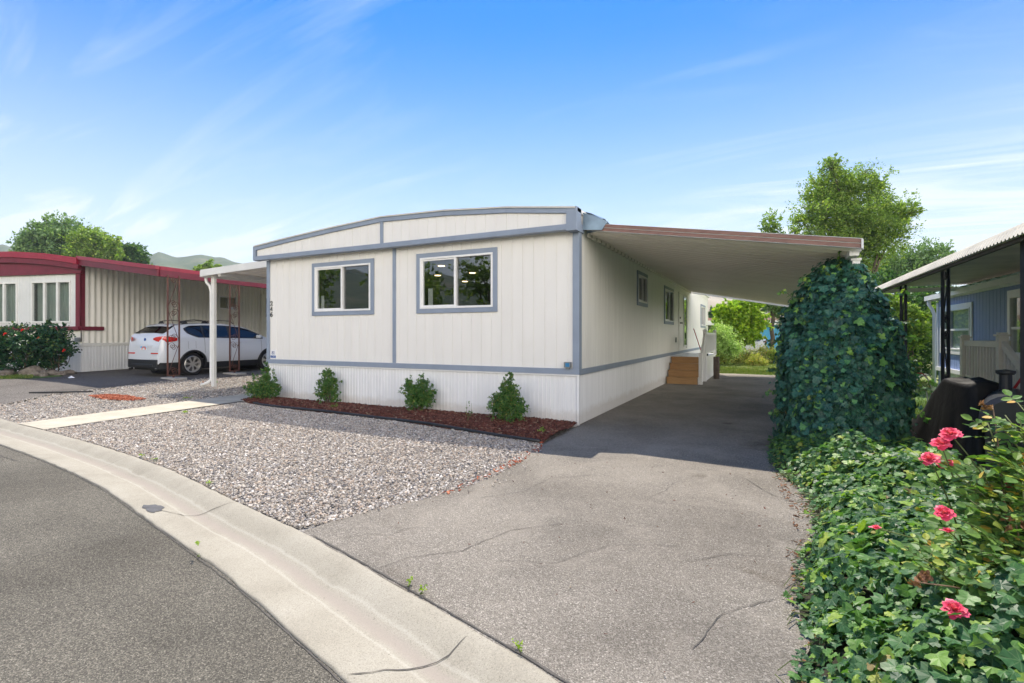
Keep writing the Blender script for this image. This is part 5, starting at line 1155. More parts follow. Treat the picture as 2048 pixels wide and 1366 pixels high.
def pxb(lst, Z, seed=0, dz=.5):
    rnd = random.Random(seed); out = []
    for it in lst:
        px, py, r = it[:3]; r_ = r/1013*Z; zz = Z+rnd.uniform(-1, 1)*r_*dz; p = PX(px, py, zz); out.append((p.x, p.y, p.z, r_, r_*(it[3] if len(it) > 3 else 1)))
    return out
# tall tree beyond the carport
b = pxb([(1662,335,22,1.3), (1640,385,42), (1690,375,50), (1745,370,34), (1650,440,58), (1715,440,66), (1780,430,44), (1605,440,22,.7), (1812,425,26,.8), (1770,475,44), (1700,510,62), (1640,500,40)], 24, 1)
x, y = cw((1700-1024)/1013*24, 24); tree('tall_tree', 'tall green tree with loose open crown rising above the carport corner', 'tree', (x, y, 0), b, 66000, .098, treem, 11, .17, clus=22, shell=.55, spike=.36, wide=1.1, twigs=140)
b = pxb([(1540,448,19,1.4), (1532,475,18), (1556,470,16), (1550,510,30)], 30, 2); x, y = cw((1545-1024)/1013*30, 30)
tree('slender_tree', 'slender treetop peeking over the carport edge left of the tall tree', 'tree', (x, y, 0), b, 5000, .12, treem, 12, .12, clus=12, spike=.4, shell=.6)
b = pxb([(1588,462,12,1.2), (1606,480,16), (1600,520,30)], 27, 2); x, y = cw((1600-1024)/1013*27, 27)
tree('slender_tree', 'short treetop just above the carport edge beside the tall tree', 'tree', (x, y, 0), b, 4000, .10, treem, 13, .09, clus=12, spike=.4, shell=.6)
b = pxb([(1850,520,42), (1800,535,50), (1885,505,22), (1755,550,52), (1870,560,40), (1905,545,30), (1830,580,50)], 33, 3); x, y = cw((1830-1024)/1013*33, 33)
tree('rounded_tree', 'grey green rounded tree behind the patio roof end', 'tree', (x, y, 0), b, 30000, .13, treem2, 14, .25, clus=14, spike=.3)
b = pxb([(1770,570,34), (1730,600,40), (1800,615,42), (1850,640,50), (1780,660,50), (1840,700,52), (1780,730,48), (1865,590,30), (1745,700,40)], 15.5, 4); x, y = cw((1810-1024)/1013*15.5, 15.5)
tree('dense_shrub', 'dense dark green tall shrub between the ivy column and the blue home', 'shrub', (x, y, 0), b, 34000, .085, treedark, 15, .10, clus=12, spike=.25, shell=.4)
b = pxb([(1768,600,16,.6), (1790,615,20), (1815,625,18), (1840,640,16), (1870,630,16), (1800,680,26), (1835,668,22)], 13.4, 5)
x, y = cw((1810-1024)/1013*13.4, 13.4); tree('leafy_shrub', 'sunlit light green shrub in front of the dense dark shrub', 'shrub', (x, y, 0), b, 9000, .085, treem, 16, .04, clus=10, spike=.5, shell=.7)
b = pxb([(1455,628,26), (1490,622,28), (1478,655,32), (1510,645,24), (1448,655,20), (1500,670,22)], 27, 5); x, y = cw((1480-1024)/1013*27, 27)
tree('lime_green_tree', 'bright yellow green round tree behind the light shrubs', 'tree', (x, y, 0), b, 16000, .17, treebright, 17, .12, clus=10, spike=.28, shell=.4)
b = pxb([(1556,618,24), (1580,605,30), (1532,608,20), (1580,636,20), (1615,620,36), (1612,660,24)], 30, 6); x, y = cw((1551-1024)/1013*30, 30)
tree('grey_green_tree', 'grey green tree with a pale trunk in front of the blue building', 'tree', (x, y, 0), b, 14000, .12, treem2, 18, .08, clus=10, spike=.3, bark=paint('pale_bark', (.35,.34,.30), .9, .3, 8))
b = pxb([(1440,668,20), (1452,684,24), (1430,694,22), (1466,698,20), (1442,708,20)], 25, 7); x, y = cw((1450-1024)/1013*25, 25)
tree('light_shrub', 'pale silvery green shrub at the end of the driveway beside the cream home', 'shrub', (x, y, 0), b, 11000, .075, silverm, 19, .03, clus=12, spike=.5, shell=.6)
labs = ['yellow green meadow shrub nearest the white porch railing', 'meadow shrub with reddish dry stems left of the silver car', 'low yellow green shrub directly below the silver car', 'feathery yellow shrub right of the silver car', 'low green shrub beside the ivy column at the lawn edge', 'pale grassy shrub low in front of the meadow row']
for i, (px_, py_, r_, Z_, mt) in enumerate([(1436,712,15,25,meadowm), (1464,714,15,26,meadowm), (1494,715,14,26,meadowm), (1532,708,20,25.5,meadowm), (1566,712,20,25,treem), (1512,722,12,24,meadowm)]):
    b = pxb([(px_, py_, r_, .9), (px_-12, py_+6, r_*.7), (px_+13, py_+5, r_*.7)], Z_, 20+i); x, y = cw((px_-1024)/1013*Z_, Z_)
    tree('meadow_shrub', labs[i], 'shrub', (x, y, 0), b, 3600, .06, mt, 30+i, .02, 'meadow shrubs behind the driveway', clus=9, spike=.7, shell=.7, twigs=30)
b = pxb([(1424,628,9,1.4), (1436,632,8,1.3)], 60, 8); x, y = cw((1428-1024)/1013*60, 60)
tree('conifer', 'small dark conifer far behind the cream home', 'tree', (x, y, 0), b, 2500, .2, treedark, 40, .15)
# trees beyond the red trimmed home
b = pxb([(60,492,30,.8), (95,478,36), (135,478,38), (120,500,40)], 62, 9); x, y = cw((105-1024)/1013*62, 62)
tree('broad_tree', 'broad bright green tree leftmost above the red roof', 'tree', (x, y, 0), b, 30000, .30, treem2, 41, .4, shell=.5, spike=.28)
b = pxb([(180,485,32), (205,495,30), (175,505,36), (225,510,22)], 60, 9); x, y = cw((195-1024)/1013*60, 60)
tree('broad_tree', 'yellowish green tree in the middle of the group above the red roof', 'tree', (x, y, 0), b, 22000, .28, treem, 42, .4, shell=.5, spike=.28)
b = pxb([(245,508,20), (268,505,18,1.2), (282,518,16), (255,520,24)], 64, 9); x, y = cw((262-1024)/1013*64, 64)
tree('broad_tree', 'darker smaller tree at the right of the group above the red roof', 'tree', (x, y, 0), b, 14000, .26, treedark, 43, .35, shell=.5, spike=.3)
b = pxb([(400,543,12), (418,538,14), (436,540,10)], 70, 9); x, y = cw((418-1024)/1013*70, 70)
tree('distant_tree', 'small yellow green treetop just above the red carport edge', 'tree', (x, y, 0), b, 3000, .3, treem, 44, .3)
b = pxb([(5,530,14), (-20,525,20)], 66, 9); x, y = cw((0-1024)/1013*66, 66)
tree('distant_tree', 'lime treetop at the left edge above the red roof', 'tree', (x, y, 0), b, 3000, .3, treebright, 45, .3)
# trees on the other side of the street, mirrored in the window panes
for i, (x, y, h) in enumerate([(-9.5,-24,7.0), (-16,-28,8.5), (-22,-24,7.5), (-31,-22,8)]):
    r2 = random.Random(i); b = [(x+r2.uniform(-2,2), y+r2.uniform(-2,2), h*.45+r2.uniform(0,h*.4), 1.9) for _ in range(6)]
    tree('street_tree', ['tree across the street, nearest in the window reflection', 'tall tree across the street, second in the window reflection', 'tree across the street, third in the window reflection', 'tree across the street, farthest in the window reflection'][i], 'tree', (x, y, 0), b, 5000, .25, treem, 50+i, .25, 'trees across the street')

# hills
def hills(name, mat, cols, r0, r1, amp, seed, base=-3):
    """cols: (px, py) ridge line seen over the roofs; Z of the ridge is about r1"""
    r = np.random.default_rng(seed); px = np.linspace(cols[0][0], cols[-1][0], 160); py = np.interp(px, [c[0] for c in cols], [c[1] for c in cols]); K = 34; V = []
    ph = r.uniform(0, 6, 12)
    for i, (a, b_) in enumerate(zip(px, py)):
        for k in range(K):
            t = k/(K-1); Z = r0+(r1-r0)*t*1.25; u = Z*0+min(1, (Z-r0)/(r1-r0)); x, y = cw((a-1024)/1013*Z, Z)
            ridge = 1.45+(669.5-b_)/1013*r1; prof = math.sin(min(u, 1)*math.pi/2)**1.3 if Z <= r1 else max(0, 1-(Z-r1)/(r1-r0)*3)
            g = amp*(math.sin(x*.017+ph[0])*math.sin(y*.021+ph[1])+.5*math.sin(x*.05+ph[2])*math.sin(y*.06+ph[3])+.3*math.sin(x*.13+ph[4]+y*.1))*math.sin(math.pi*min(1, u))**1
            V.append((x, y, base+(ridge-base)*prof+g))
    n = len(px); I = np.arange(n*K).reshape(n, K); F = np.stack([I[:-1,:-1].ravel(), I[1:,:-1].ravel(), I[1:,1:].ravel(), I[:-1,1:].ravel()], 1)
    o = mesh_np(name, V, F, mat, None, True); o['kind'] = 'structure'
hills('hills', hillm, [(-400,560), (-150,520), (-40,510), (8,503), (20,508), (60,525), (150,545), (280,530), (305,520), (318,515), (350,524), (385,520), (400,519), (430,525), (445,524), (470,534), (520,545), (600,560), (900,590), (1100,600)], 190, 450, 3, 2)
hills('dry_hill', dryhillm, [(1100,600), (1300,590), (1420,592), (1480,600), (1600,612), (2000,620), (2600,610)], 200, 420, 3, 5)
def mountain():
    V = []; n = 60; K = 12; r = np.random.default_rng(4); h = np.cumsum(r.normal(size=n+1))*18; h -= np.linspace(h[0], h[-1], n+1)
    for i in range(n+1):
        an = R(150 + 190*i/n)
        for k in range(K):
            t = k/(K-1); rad = 300+540*t; V.append((rad*math.cos(an+.02*math.sin(k*3)), rad*math.sin(an), -3+(66+h[i]*.2+6*math.sin(i*1.7))*math.sin(t*math.pi)**1.2*math.sin(math.pi*i/n)**.5+4*math.sin(i*2.1+k*1.9)*math.sin(t*math.pi)))
    I = np.arange((n+1)*K).reshape(n+1, K); F = np.stack([I[:-1,:-1].ravel(), I[1:,:-1].ravel(), I[1:,1:].ravel(), I[:-1,1:].ravel()], 1)
    o = mesh_np('mountain', V, F, hillm, None, True); o['kind'] = 'structure'
mountain()

# boxwoods in the mulch
def boxwood(label, c, blobs, n, seed, lean=0):
    t = thing('boxwood_shrub', label, 'shrub', c, 'small boxwood shrubs in the red mulch bed')
    B = [(c[0]+b[0]*1.08, c[1]+b[1], c[2]+b[2]*1.05, b[3]*1.14, b[4]*1.08) for b in blobs]
    o, tw = leafcloud('foliage', B, int(n*1.3), .032, boxm, t, seed, 18, .50, .30, up=.3, wide=1.15)
    m = MB(); rnd = random.Random(seed)
    for k in range(7): q = rnd.choice(B); limb_mesh(m, (c[0]+rnd.uniform(-.03,.03), c[1]+rnd.uniform(-.03,.03), c[2]-.02), (q[0]+rnd.uniform(-1,1)*q[3]*.5, q[1]+rnd.uniform(-1,1)*q[3]*.5, q[2]+q[4]*.4), .012, .004, rnd, 4)
    m.build('stem', barkm, t)
boxwood('boxwood shrub by the front left corner, tall with a lower clump on its left', (-6.98,-.36,.05), [(.05,.0,.36,.17,.36), (.0,-.02,.22,.24,.2), (-.30,-.06,.22,.17,.2), (-.2,0,.15,.2,.14), (.28,0,.22,.12,.17), (.04,0,.60,.07,.16)], 7000, 61)
boxwood('boxwood shrub under the left window, narrow with gaps on its right', (-5.22,-.26,.05), [(-.03,0,.36,.18,.22), (-.10,0,.20,.17,.17), (.12,0,.42,.12,.13), (-.04,0,.56,.14,.10), (.16,-.02,.13,.10,.08), (.20,0,.28,.09,.06)], 4600, 62)
boxwood('boxwood shrub between the two windows, split into two upright tufts', (-2.98,-.26,.05), [(-.14,0,.34,.16,.24), (.14,0,.34,.17,.24), (0,0,.18,.22,.15), (-.20,0,.48,.07,.12), (.10,0,.52,.08,.13), (.25,0,.28,.10,.13)], 6200, 63)
boxwood('boxwood shrub nearest the driveway corner, full and cone shaped', (-1.02,-.50,.05), [(0,0,.20,.26,.19), (0,0,.36,.19,.2), (.02,0,.52,.12,.14), (.03,0,.66,.06,.1), (-.18,0,.27,.12,.16), (.2,0,.24,.10,.15)], 8200, 64)
def weed(name, label, c, h, n, mat, seed, size=.03, spread=.06):
    t = thing(name, label, 'weed', c); rnd = random.Random(seed); m = MB(); B = []
    for k in range(3): 
        q = (c[0]+rnd.uniform(-1,1)*spread, c[1]+rnd.uniform(-1,1)*spread, c[2]+h*rnd.uniform(.6,1)); limb_mesh(m, c, q, .004, .0015, rnd, 4); B += [(q[0], q[1], q[2]-h*.1, spread*.5, h*.15), ((q[0]+c[0])/2, (q[1]+c[1])/2, c[2]+h*.4, spread*.5, h*.2)]
    m.build('stem', stemm, t); leafcloud('foliage', B, n, size, mat, t, seed, 5, .6, .6)
weed('sapling', 'thin leggy weed left of the cone shaped boxwood', (-1.55,-.85,.04), .38, 60, boxm, 1, .03, .09)
weed('weed', 'small green weed in the mulch beside the narrow boxwood', (-4.72,-.62,.04), .10, 70, treem, 2, .03, .06)
weed('weed', 'small green weed in the mulch near the driveway corner', (-.18,-1.05,.03), .08, 70, treem, 3, .03, .06)
gw = [('tiny green weed between the gutter and gravel, leftmost', kpt(-3.9,-.04)), ('pair of tiny weeds at the gravel edge right of the leftmost weed', kpt(-3.55,-.05)), ('tiny weed where the gravel meets the gutter above the tar patch', kpt(-2.05,-.05)), ('tiny weed in the street joint below the tar patch', kpt(-.62,.585)), ('green weed at the driveway joint on the left', kpt(.98,-.03)), ('green weed at the driveway joint near the photo bottom', kpt(1.66,-.03)), ('tiny sprig of weed left of the weed at the driveway joint', kpt(.80,-.03))]
for i, (lb, p) in enumerate(gw): weed('weed', lb, (p[0], p[1], .0 if i != 3 else -.06), .014 if i < 4 else .018, 70, treebright, 70+i, .011, .035)
weed('weed', 'low yellow weed on the gravel beside the walkway', (-6.9,-2.1,.0), .03, 90, treebright, 80, .02, .09)
weed('weed', 'low yellow weed in the gravel near the shadow of the roof', (-8.9,-.9,.03), .03, 90, treebright, 81, .02, .09)
weed('weed', 'green weed at the foot of the white awning post', (-11.15,1.25,.09), .08, 80, treem, 82, .03, .06)

# ivy: climbing column and ground bed
def ivy_scatter(name, pos, nrm, down, size, mat, parent, seed):
    r = np.random.default_rng(seed); k = len(pos); idx = r.integers(0, 4, k); parts = []
    rot = frames(nrm + r.normal(size=(k,3))*.38, down + r.normal(size=(k,3))*.55)
    for j in range(4):
        s = idx == j; T, TF, uv = IVY[j]; parts.append((T, TF, pos[s], rot[s], size[s], uv))
    return multi_scatter(name, parts, mat, parent)
col = thing('ivy_column', 'tall dark ivy mass climbing the carport post beside the driveway', 'ivy', (3.60, .20, 0))
PRZ = [0, .3, .7, 1.1, 1.4, 1.65, 1.85, 2.05, 2.2, 2.32, 2.42]; PRR = [.64, .66, .65, .63, .59, .53, .46, .38, .28, .17, .03]
def col_pt(z, a, seed=0):
    r = np.interp(z, PRZ, PRR); l = 1+.08*np.sin(3*a+z*3)+.07*np.sin(5*a-z*5.3+1)+.05*np.sin(8*a+z*9)+.03*np.sin(13*a-z*17)
    dx = np.where(np.cos(a) > 0, .95, .98); sh = np.clip((z-1.0)/1.4, 0, 1)*-.03
    return np.stack([3.57+sh+r*l*np.cos(a)*dx, .20+sh*2.0+r*l*np.sin(a)*.95, z], -1)
r = np.random.default_rng(5); k = 19000; z = r.uniform(0, 2.42, k*2); a = r.uniform(0, 2*math.pi, k*2)
w = np.interp(z, PRZ, PRR)+.12; keep = r.uniform(0, .9, k*2) < w; front_ = (np.sin(a) < .55) | (r.random(k*2) < .35); z, a = z[keep & front_][:k], a[keep & front_][:k]
P = col_pt(z, a); e = 1e-3; du = (col_pt(z, a+e)-P); dv = (col_pt(np.minimum(z+e, 2.42), a)-P); nr = unit(np.cross(du, dv)); nr[~np.isfinite(nr).all(1)] = (0,0,1)
P = P + nr*(r.uniform(-.08, .07, len(P)) + .10*r.random(len(P))**6)[:,None]
zz = r.uniform(.8, 2.33, 1100); aa = r.uniform(-math.pi, .6, 1100); dd_ = np.stack([np.cos(aa), np.sin(aa), np.zeros(1100)], 1); Q = np.array([3.69,-.18,0.])+dd_*(.10+.09*r.random((1100,1)))*np.clip((2.42-zz)/.5, .6, 1)[:,None]; Q[:,2] = zz
P = np.concatenate([P, Q]); nr = np.concatenate([nr, dd_]); P[:,2] = np.maximum(P[:,2], .03)
ivy_scatter('leaves', P, nr+np.array([0,0,.35]), np.tile([0,0,-1.], (len(P),1)), np.where(r.random(len(P)) < .22, r.uniform(.075, .11, len(P)), r.uniform(.03, .07, len(P))), ivydark, col, 6)
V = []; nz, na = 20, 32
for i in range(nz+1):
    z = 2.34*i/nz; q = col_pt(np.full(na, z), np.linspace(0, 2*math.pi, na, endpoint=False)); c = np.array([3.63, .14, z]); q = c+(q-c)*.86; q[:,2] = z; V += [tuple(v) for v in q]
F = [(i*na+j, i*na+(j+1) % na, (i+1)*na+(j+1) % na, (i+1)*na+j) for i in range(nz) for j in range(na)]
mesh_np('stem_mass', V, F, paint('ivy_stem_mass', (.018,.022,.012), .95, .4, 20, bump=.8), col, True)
rnd = random.Random(9); m = MB(); LP = []; 
for (a0, z0, dx, dz, L) in [(-2.6,1.85,-.35,.25,.4), (-2.4,2.0,-.3,.35,.3), (-1.6,2.3,.0,.5,.28), (-2.9,1.35,-.5,.1,.28), (-1.2,2.2,.2,.45,.25), (.2,1.6,.6,.1,.35), (-.3,1.9,.5,.25,.3), (.1,1.2,.6,-.1,.3), (-.2,.9,.6,0,.25), (-2.9,.7,-.5,0,.2), (.3, .5, .5, -.1, .3), (-1.9,2.15,-.2,.4,.22), (-2.2,1.6,-.4,.2,.2), (-.9,2.0,.3,.4,.25), (-2.8,1.0,-.5,.05,.22), (.0,1.4,.6,.1,.28), (-2.9,.4,-.5,.1,.25), (.1,.7,.6,.2,.3), (-1.4,1.0,.1,.5,.15), (-2.0,.6,-.3,.4,.15)]:
    p = Vector(col_pt(np.array([z0]), np.array([a0]))[0]); d0 = Vector((dx, -.12, dz)).normalized(); pts = [tuple(p+d0*L*t+Vector((0,0,-.05*t*t+.02*math.sin(9*t)))) for t in [i/6 for i in range(7)]]
    m.tube(pts, .004, 5); LP += [Vector(q)+Vector((rnd.uniform(-.03,.03),)*3) for q in pts[1:] for _ in range(2)]
m.build('tendril', stemm, col); LPn = np.array([tuple(q) for q in LP]); ivy_scatter('tendril_leaves', LPn, r.normal(size=LPn.shape)+np.array([.2,-.8,.4]), r.normal(size=LPn.shape)*.4+np.array([0,0,-1.]), r.uniform(.035,.07,len(LPn)), ivym, col, 8)

IVP = [(2.88,-5.72), (2.84,-5.35), (2.88,-4.95), (2.86,-4.6), (2.92,-4.2), (2.93,-3.9), (3.03,-3.4), (3.06,-3.0), (3.04,-2.6), (3.02,-2.35), (2.90,-2.0), (2.80,-1.6), (2.74,-1.0), (2.76,-.2), (2.86,.5), (4.25,.5), (4.38,-1.2), (4.7,-2.0), (4.9,-3.2), (4.9,-5), (4.6,-6.7), (3.6,-6.3), (3.0,-6.05)]
lx = [p[0] for p in reversed(IVP[:15])]; ly = [p[1] for p in reversed(IVP[:15])]
def ivh(x, y):
    left = np.interp(y, [p[1] for p in IVP[:15]], [p[0] for p in IVP[:15]]); d = np.maximum(0, x-left); h = .34*(1-np.exp(-d/.24)) + .07*np.sin(x*3.3+y*2.1)*np.minimum(1, d*2) + .05*np.sin(x*7-y*5.3)*np.minimum(1, d*2) + .03*np.sin(x*13+y*11)
    h = h + .14*np.clip((-3.2-y)/2, 0, 1)*np.minimum(1, d*1.3); h = h*np.clip((4.5-x)/.3, .3, 1)*np.clip(1-(y-.0)/.6, .4, 1)
    h = h*np.where(y > -1.6, .62, 1)*1.0
    return np.maximum(h, .015)
bedI = thing('ivy_bed', None, None, (3.6, -3, 0)); bedI['kind'] = 'stuff'; bedI['label'] = 'glossy ivy ground cover along the right side of the driveway'
r = np.random.default_rng(15); p = sample_poly(IVP, 27000); near = p[:,1] < -3.0
x, y = p[:,0] + r.normal(size=len(p))*.025, p[:,1] + r.normal(size=len(p))*.02; h = ivh(x, y); e = .01; gx = (ivh(x+e, y)-ivh(x-e, y))/(2*e); gy = (ivh(x, y+e)-ivh(x, y-e))/(2*e)
nr = unit(np.stack([-gx, -gy, np.ones_like(gx)], 1)); lay = r.uniform(0, 1, len(x))**1.6; P = np.stack([x, y, np.maximum(h*(1-.5*lay)+r.uniform(-.02, .035, len(x)), .012)], 1)
size = np.where(r.random(len(x)) < .45, r.uniform(.048, .080, len(x)), r.uniform(.026, .052, len(x))); edge = h < .12; size[edge] *= .68
az_ = r.uniform(0, 2*math.pi, len(x)); dirn = np.stack([np.cos(az_)*.8-gx*.5, np.sin(az_)*.8-gy*.5-.25, np.full(len(x), -.25)], 1)
ivy_scatter('ivy_leaves', P, nr*1.0+np.array([0,-.1,.25])+r.normal(size=P.shape)*.10, dirn, size, ivym, bedI, 16)
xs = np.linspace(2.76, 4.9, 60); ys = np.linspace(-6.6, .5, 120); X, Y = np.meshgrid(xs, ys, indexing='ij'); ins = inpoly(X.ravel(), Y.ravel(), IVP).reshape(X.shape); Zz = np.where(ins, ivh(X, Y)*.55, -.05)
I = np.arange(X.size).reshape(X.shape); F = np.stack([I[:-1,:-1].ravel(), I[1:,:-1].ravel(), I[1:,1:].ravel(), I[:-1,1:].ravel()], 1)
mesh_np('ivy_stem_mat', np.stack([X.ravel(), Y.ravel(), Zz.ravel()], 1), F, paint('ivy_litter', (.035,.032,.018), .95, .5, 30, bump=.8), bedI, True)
m = MB(); rnd = random.Random(3)
for k in range(46):
    y0 = rnd.uniform(-5.6,-1.4); x0 = float(np.interp(y0, [p[1] for p in IVP[:15]], [p[0] for p in IVP[:15]])); L = rnd.uniform(.06,.2); pts = [(x0+.05,y0,.05), (x0-L*.3,y0+rnd.uniform(-.05,.05),.035), (x0-L*.6,y0+rnd.uniform(-.1,.1),.012)]
    m.tube(pts, .0025, 4)
m.build('ivy_runner', stemm, bedI)

# rose bush in the lower right
rb = thing('rose_bush', 'rose bush with pink blooms and spent brown heads in the ivy at the lower right', 'rose bush', (3.95, -4.85, 0))
def PXZ(px, py, Z): return tuple(PX(px, py, Z))
tips = [(1900,868,2.42,'f'), (1882,888,2.42,'f'), (1858,918,2.44,'f'), (1888,926,2.46,'f'), (1888,1026,2.2,'f'), (1908,1219,1.9,'f'), (2022,972,2.3,'f'), (1896,1062,2.15,'b'), (1985,812,2.5,'d'), (2032,1050,2.1,'d'), (1838,1165,2.0,'d'), (1985,1190,1.95,'d'), (1752,1056,2.3,'b'), (2000,850,2.45,'l'), (2040,840,2.3,'l'), (1960,930,2.4,'l'), (2044,930,2.2,'l'), (1940,1000,2.2,'l'), (2040,1120,2.0,'l'), (1960,1100,2.05,'l'), (1850,1120,2.1,'l'), (1930,1150,2.0,'l'), (2042,1230,1.9,'l'), (1800,1090,2.2,'l'), (2000,1010,2.15,'l'), (1925,960,2.3,'l'), (2046,1000,2.3,'l'), (1990,900,2.4,'l'), (2040,880,2.5,'l'), (1900,1110,2.1,'l'), (2020,1160,2.0,'l'), (1960,1180,1.95,'l'), (2035,805,2.6,'l'), (1975,845,2.45,'l'), (2010,830,2.35,'l'), (2030,900,2.3,'l'), (2046,960,2.2,'l'), (2000,950,2.3,'l'), (2046,1060,2.1,'l'), (2010,1080,2.1,'l'), (1975,1040,2.2,'l'), (2046,860,2.3,'l'), (1950,960,2.35,'l'), (2046,1180,1.95,'l'), (1890,1130,2.1,'l')]
m = MB(); md = MB(); rnd = random.Random(12); CL = []; heads = []
for px_, py_, Z_, kind in tips:
    q = Vector(PX(px_, py_, Z_)); b0 = Vector((3.82+rnd.uniform(-.25,.35), -4.92+rnd.uniform(-.2,.4), .15)); mid = b0.lerp(q, .55)+Vector((rnd.uniform(-.05,.08), rnd.uniform(-.05,.05), .10))
    pts = [tuple(b0.lerp(mid, t).lerp(mid.lerp(q, t), t)) for t in [i/8 for i in range(9)]]; (md if kind == 'd' else m).tube(pts, [.006-.0035*i/8 for i in range(9)], 6)
    nl = {'f': 5, 'b': 4, 'd': 4, 'l': 15}[kind]
    for k in range(nl+3): 
        t = rnd.uniform(.35, .99 if kind == 'l' else .93); i = int(t*8); c = Vector(pts[min(i, 8)]).lerp(Vector(pts[min(i+1, 8)]), t*8-i); CL.append((c, (q-mid).normalized()))
    heads.append((q, kind))
m.build('stem', stemm, rb, smooth=True); md.build('dry_stem', drystem, rb, smooth=True)
pos = []; nrm = []; dr = []; sz = []
ms = MB()
for c, ax in CL:
    d0 = (Vector((rnd.uniform(-1,1), rnd.uniform(-1,1), rnd.uniform(-.3,.5))) + ax*.2).normalized(); L = rnd.uniform(.06,.10); d0.z *= .5; d0.normalize(); sidev = d0.cross(Vector((rnd.uniform(-.4,.3), rnd.uniform(-.8,.1), 1))).normalized(); up = sidev.cross(d0).normalized()
    if up.z < 0: up = -up
    ms.tube([tuple(c), tuple(c+d0*L)], .0013, 4); s0 = rnd.uniform(.036,.060)
    for t, sg in ((1, 0), (.68, 1), (.68, -1), (.36, 1), (.36, -1)):
        pos.append(tuple(c+d0*L*t)); dv = d0 if sg == 0 else (d0*.45+sidev*sg).normalized(); dr.append(tuple(dv+Vector((0,0,-.25)))); nrm.append(tuple(up+Vector((rnd.uniform(-.25,.25), rnd.uniform(-.25,.25), 0)))); sz.append(s0*(1.1 if sg == 0 else .9 if t > .5 else .7))
_ls = ms.build('leaf_stalk', stemm, rb); _ls['kind'] = 'stuff'
scatter('foliage', OVAL, OVALF, np.array(pos), frames(np.array(nrm), np.array(dr)), np.array(sz), rosem, rb, smooth=False)
def bloom(parent, c, rad, mat, ax, seed, n=34, name='flower'):
    rr = np.random.default_rng(seed); ax = Vector(ax).normalized(); u = ax.cross(Vector((0,0,1)) if abs(ax.z) < .9 else Vector((1,0,0))).normalized(); v = ax.cross(u); V = []; F = []
    for k in range(n):
        t = k/(n-1); ang = k*2.39996+rr.uniform(-.2,.2); open_ = .15+.98*t**1.3; pr = rad*(.12+.30*t); L = rad*(.55+.42*t)*rr.uniform(.85,1.1); wd = L*(.62+.25*t)
        rd = u*math.cos(ang)+v*math.sin(ang); sd = -u*math.sin(ang)+v*math.cos(ang); b0 = Vector(c)+rd*pr*.4-ax*rad*.32*(t); i0 = len(V)
        for a in range(5):
            s = a/4; bend = open_*(s**.8)*1.15; along = ax*math.cos(bend)+rd*math.sin(bend); q = b0+along*L*s+rd*pr*.6*s
            for b_ in range(5):
                w_ = (b_-2)/2; ww = wd*math.sin(math.pi*min(.98, .12+.62*s))*.62; cup = -abs(w_)**2*L*.20; q2 = q+sd*w_*ww - rd*(-cup)*1.0 + ax*rr.normal()*rad*.015 + (rd*.09*rad*math.sin(w_*5+k) if a == 4 else Vector((0,0,0))); V.append(tuple(q2))
        for a in range(4):
            for b_ in range(4): i = i0+a*5+b_; F.append((i, i+1, i+6, i+5))
    return mesh_np(name, V, F, mat, parent, True)
for i, (q, kind) in enumerate(heads):
    tocam = (Vector(CAMP)-q).normalized()
    if kind == 'f': bloom(rb, q, [.037,.036,.035,.031,.034,.036,.02][i] if i < 7 else .03, petalm, tocam*.55+Vector((0.1*math.sin(i*2),0,.75)), i)
    elif kind == 'b': bloom(rb, q, .022, petalm, (0,0,1), i, 12, 'bud')
    elif kind == 'd': 
        for j in range(4): bloom(rb, q+Vector((rnd.uniform(-.04,.04), rnd.uniform(-.04,.04), rnd.uniform(-.02,.02))), .022, drym, (rnd.uniform(-1,1), rnd.uniform(-1,1), .6), i*7+j, 10, 'spent_flower')

# rose bushes and stones before the red trimmed home
RB = [('dark green rose bush with red blooms, left of the pair before the red-trimmed home', (42,750), [(20,690,36), (60,690,34), (45,715,40), (75,700,30), (30,672,24), (80,672,22), (55,735,26,.7)], 15.6, [(45,660),(33,669)]),
      ('dark green rose bush with red blooms, nearest the ribbed corner of the red-trimmed home', (102,750), [(95,680,28), (115,690,28), (100,705,32), (118,665,16), (128,705,16), (146,700,8,.6), (93,655,12), (100,725,22,.8)], 15.9, [(77,677),(128,701)]),
      ('sunlit rose bush cut off by the left edge of the photo', (-12,752), [(-20,690,30), (2,682,20), (-5,705,26), (-20,730,26)], 15.2, [(10,668)])]
for i, (lb, bpx, bl, Z_, fl) in enumerate(RB):
    bp = PX(bpx[0], 745, Z_); t = thing('rose_bush', lb, 'rose bush', (bp.x, bp.y, .2)); B = pxb(bl, Z_, 90+i, .8)
    leafcloud('foliage', B, 5200, .075, rosem2, t, 91+i, 10, .45, .35, T=OVAL, TF=OVALF); m = MB(); rnd = random.Random(i)
    for b_ in B: 
        for _ in range(2): limb_mesh(m, (bp.x+rnd.uniform(-.15,.15), bp.y+rnd.uniform(-.1,.1), .18), (b_[0], b_[1], b_[2]), .016, .006, rnd, 5)
    m.build('stem', barkm, t)
    for px_, py_ in fl:
        for b_ in range(1): bloom(t, PX(px_, py_, Z_-.5), .05, petalred, (.2,-.8,.5), px_, 14)
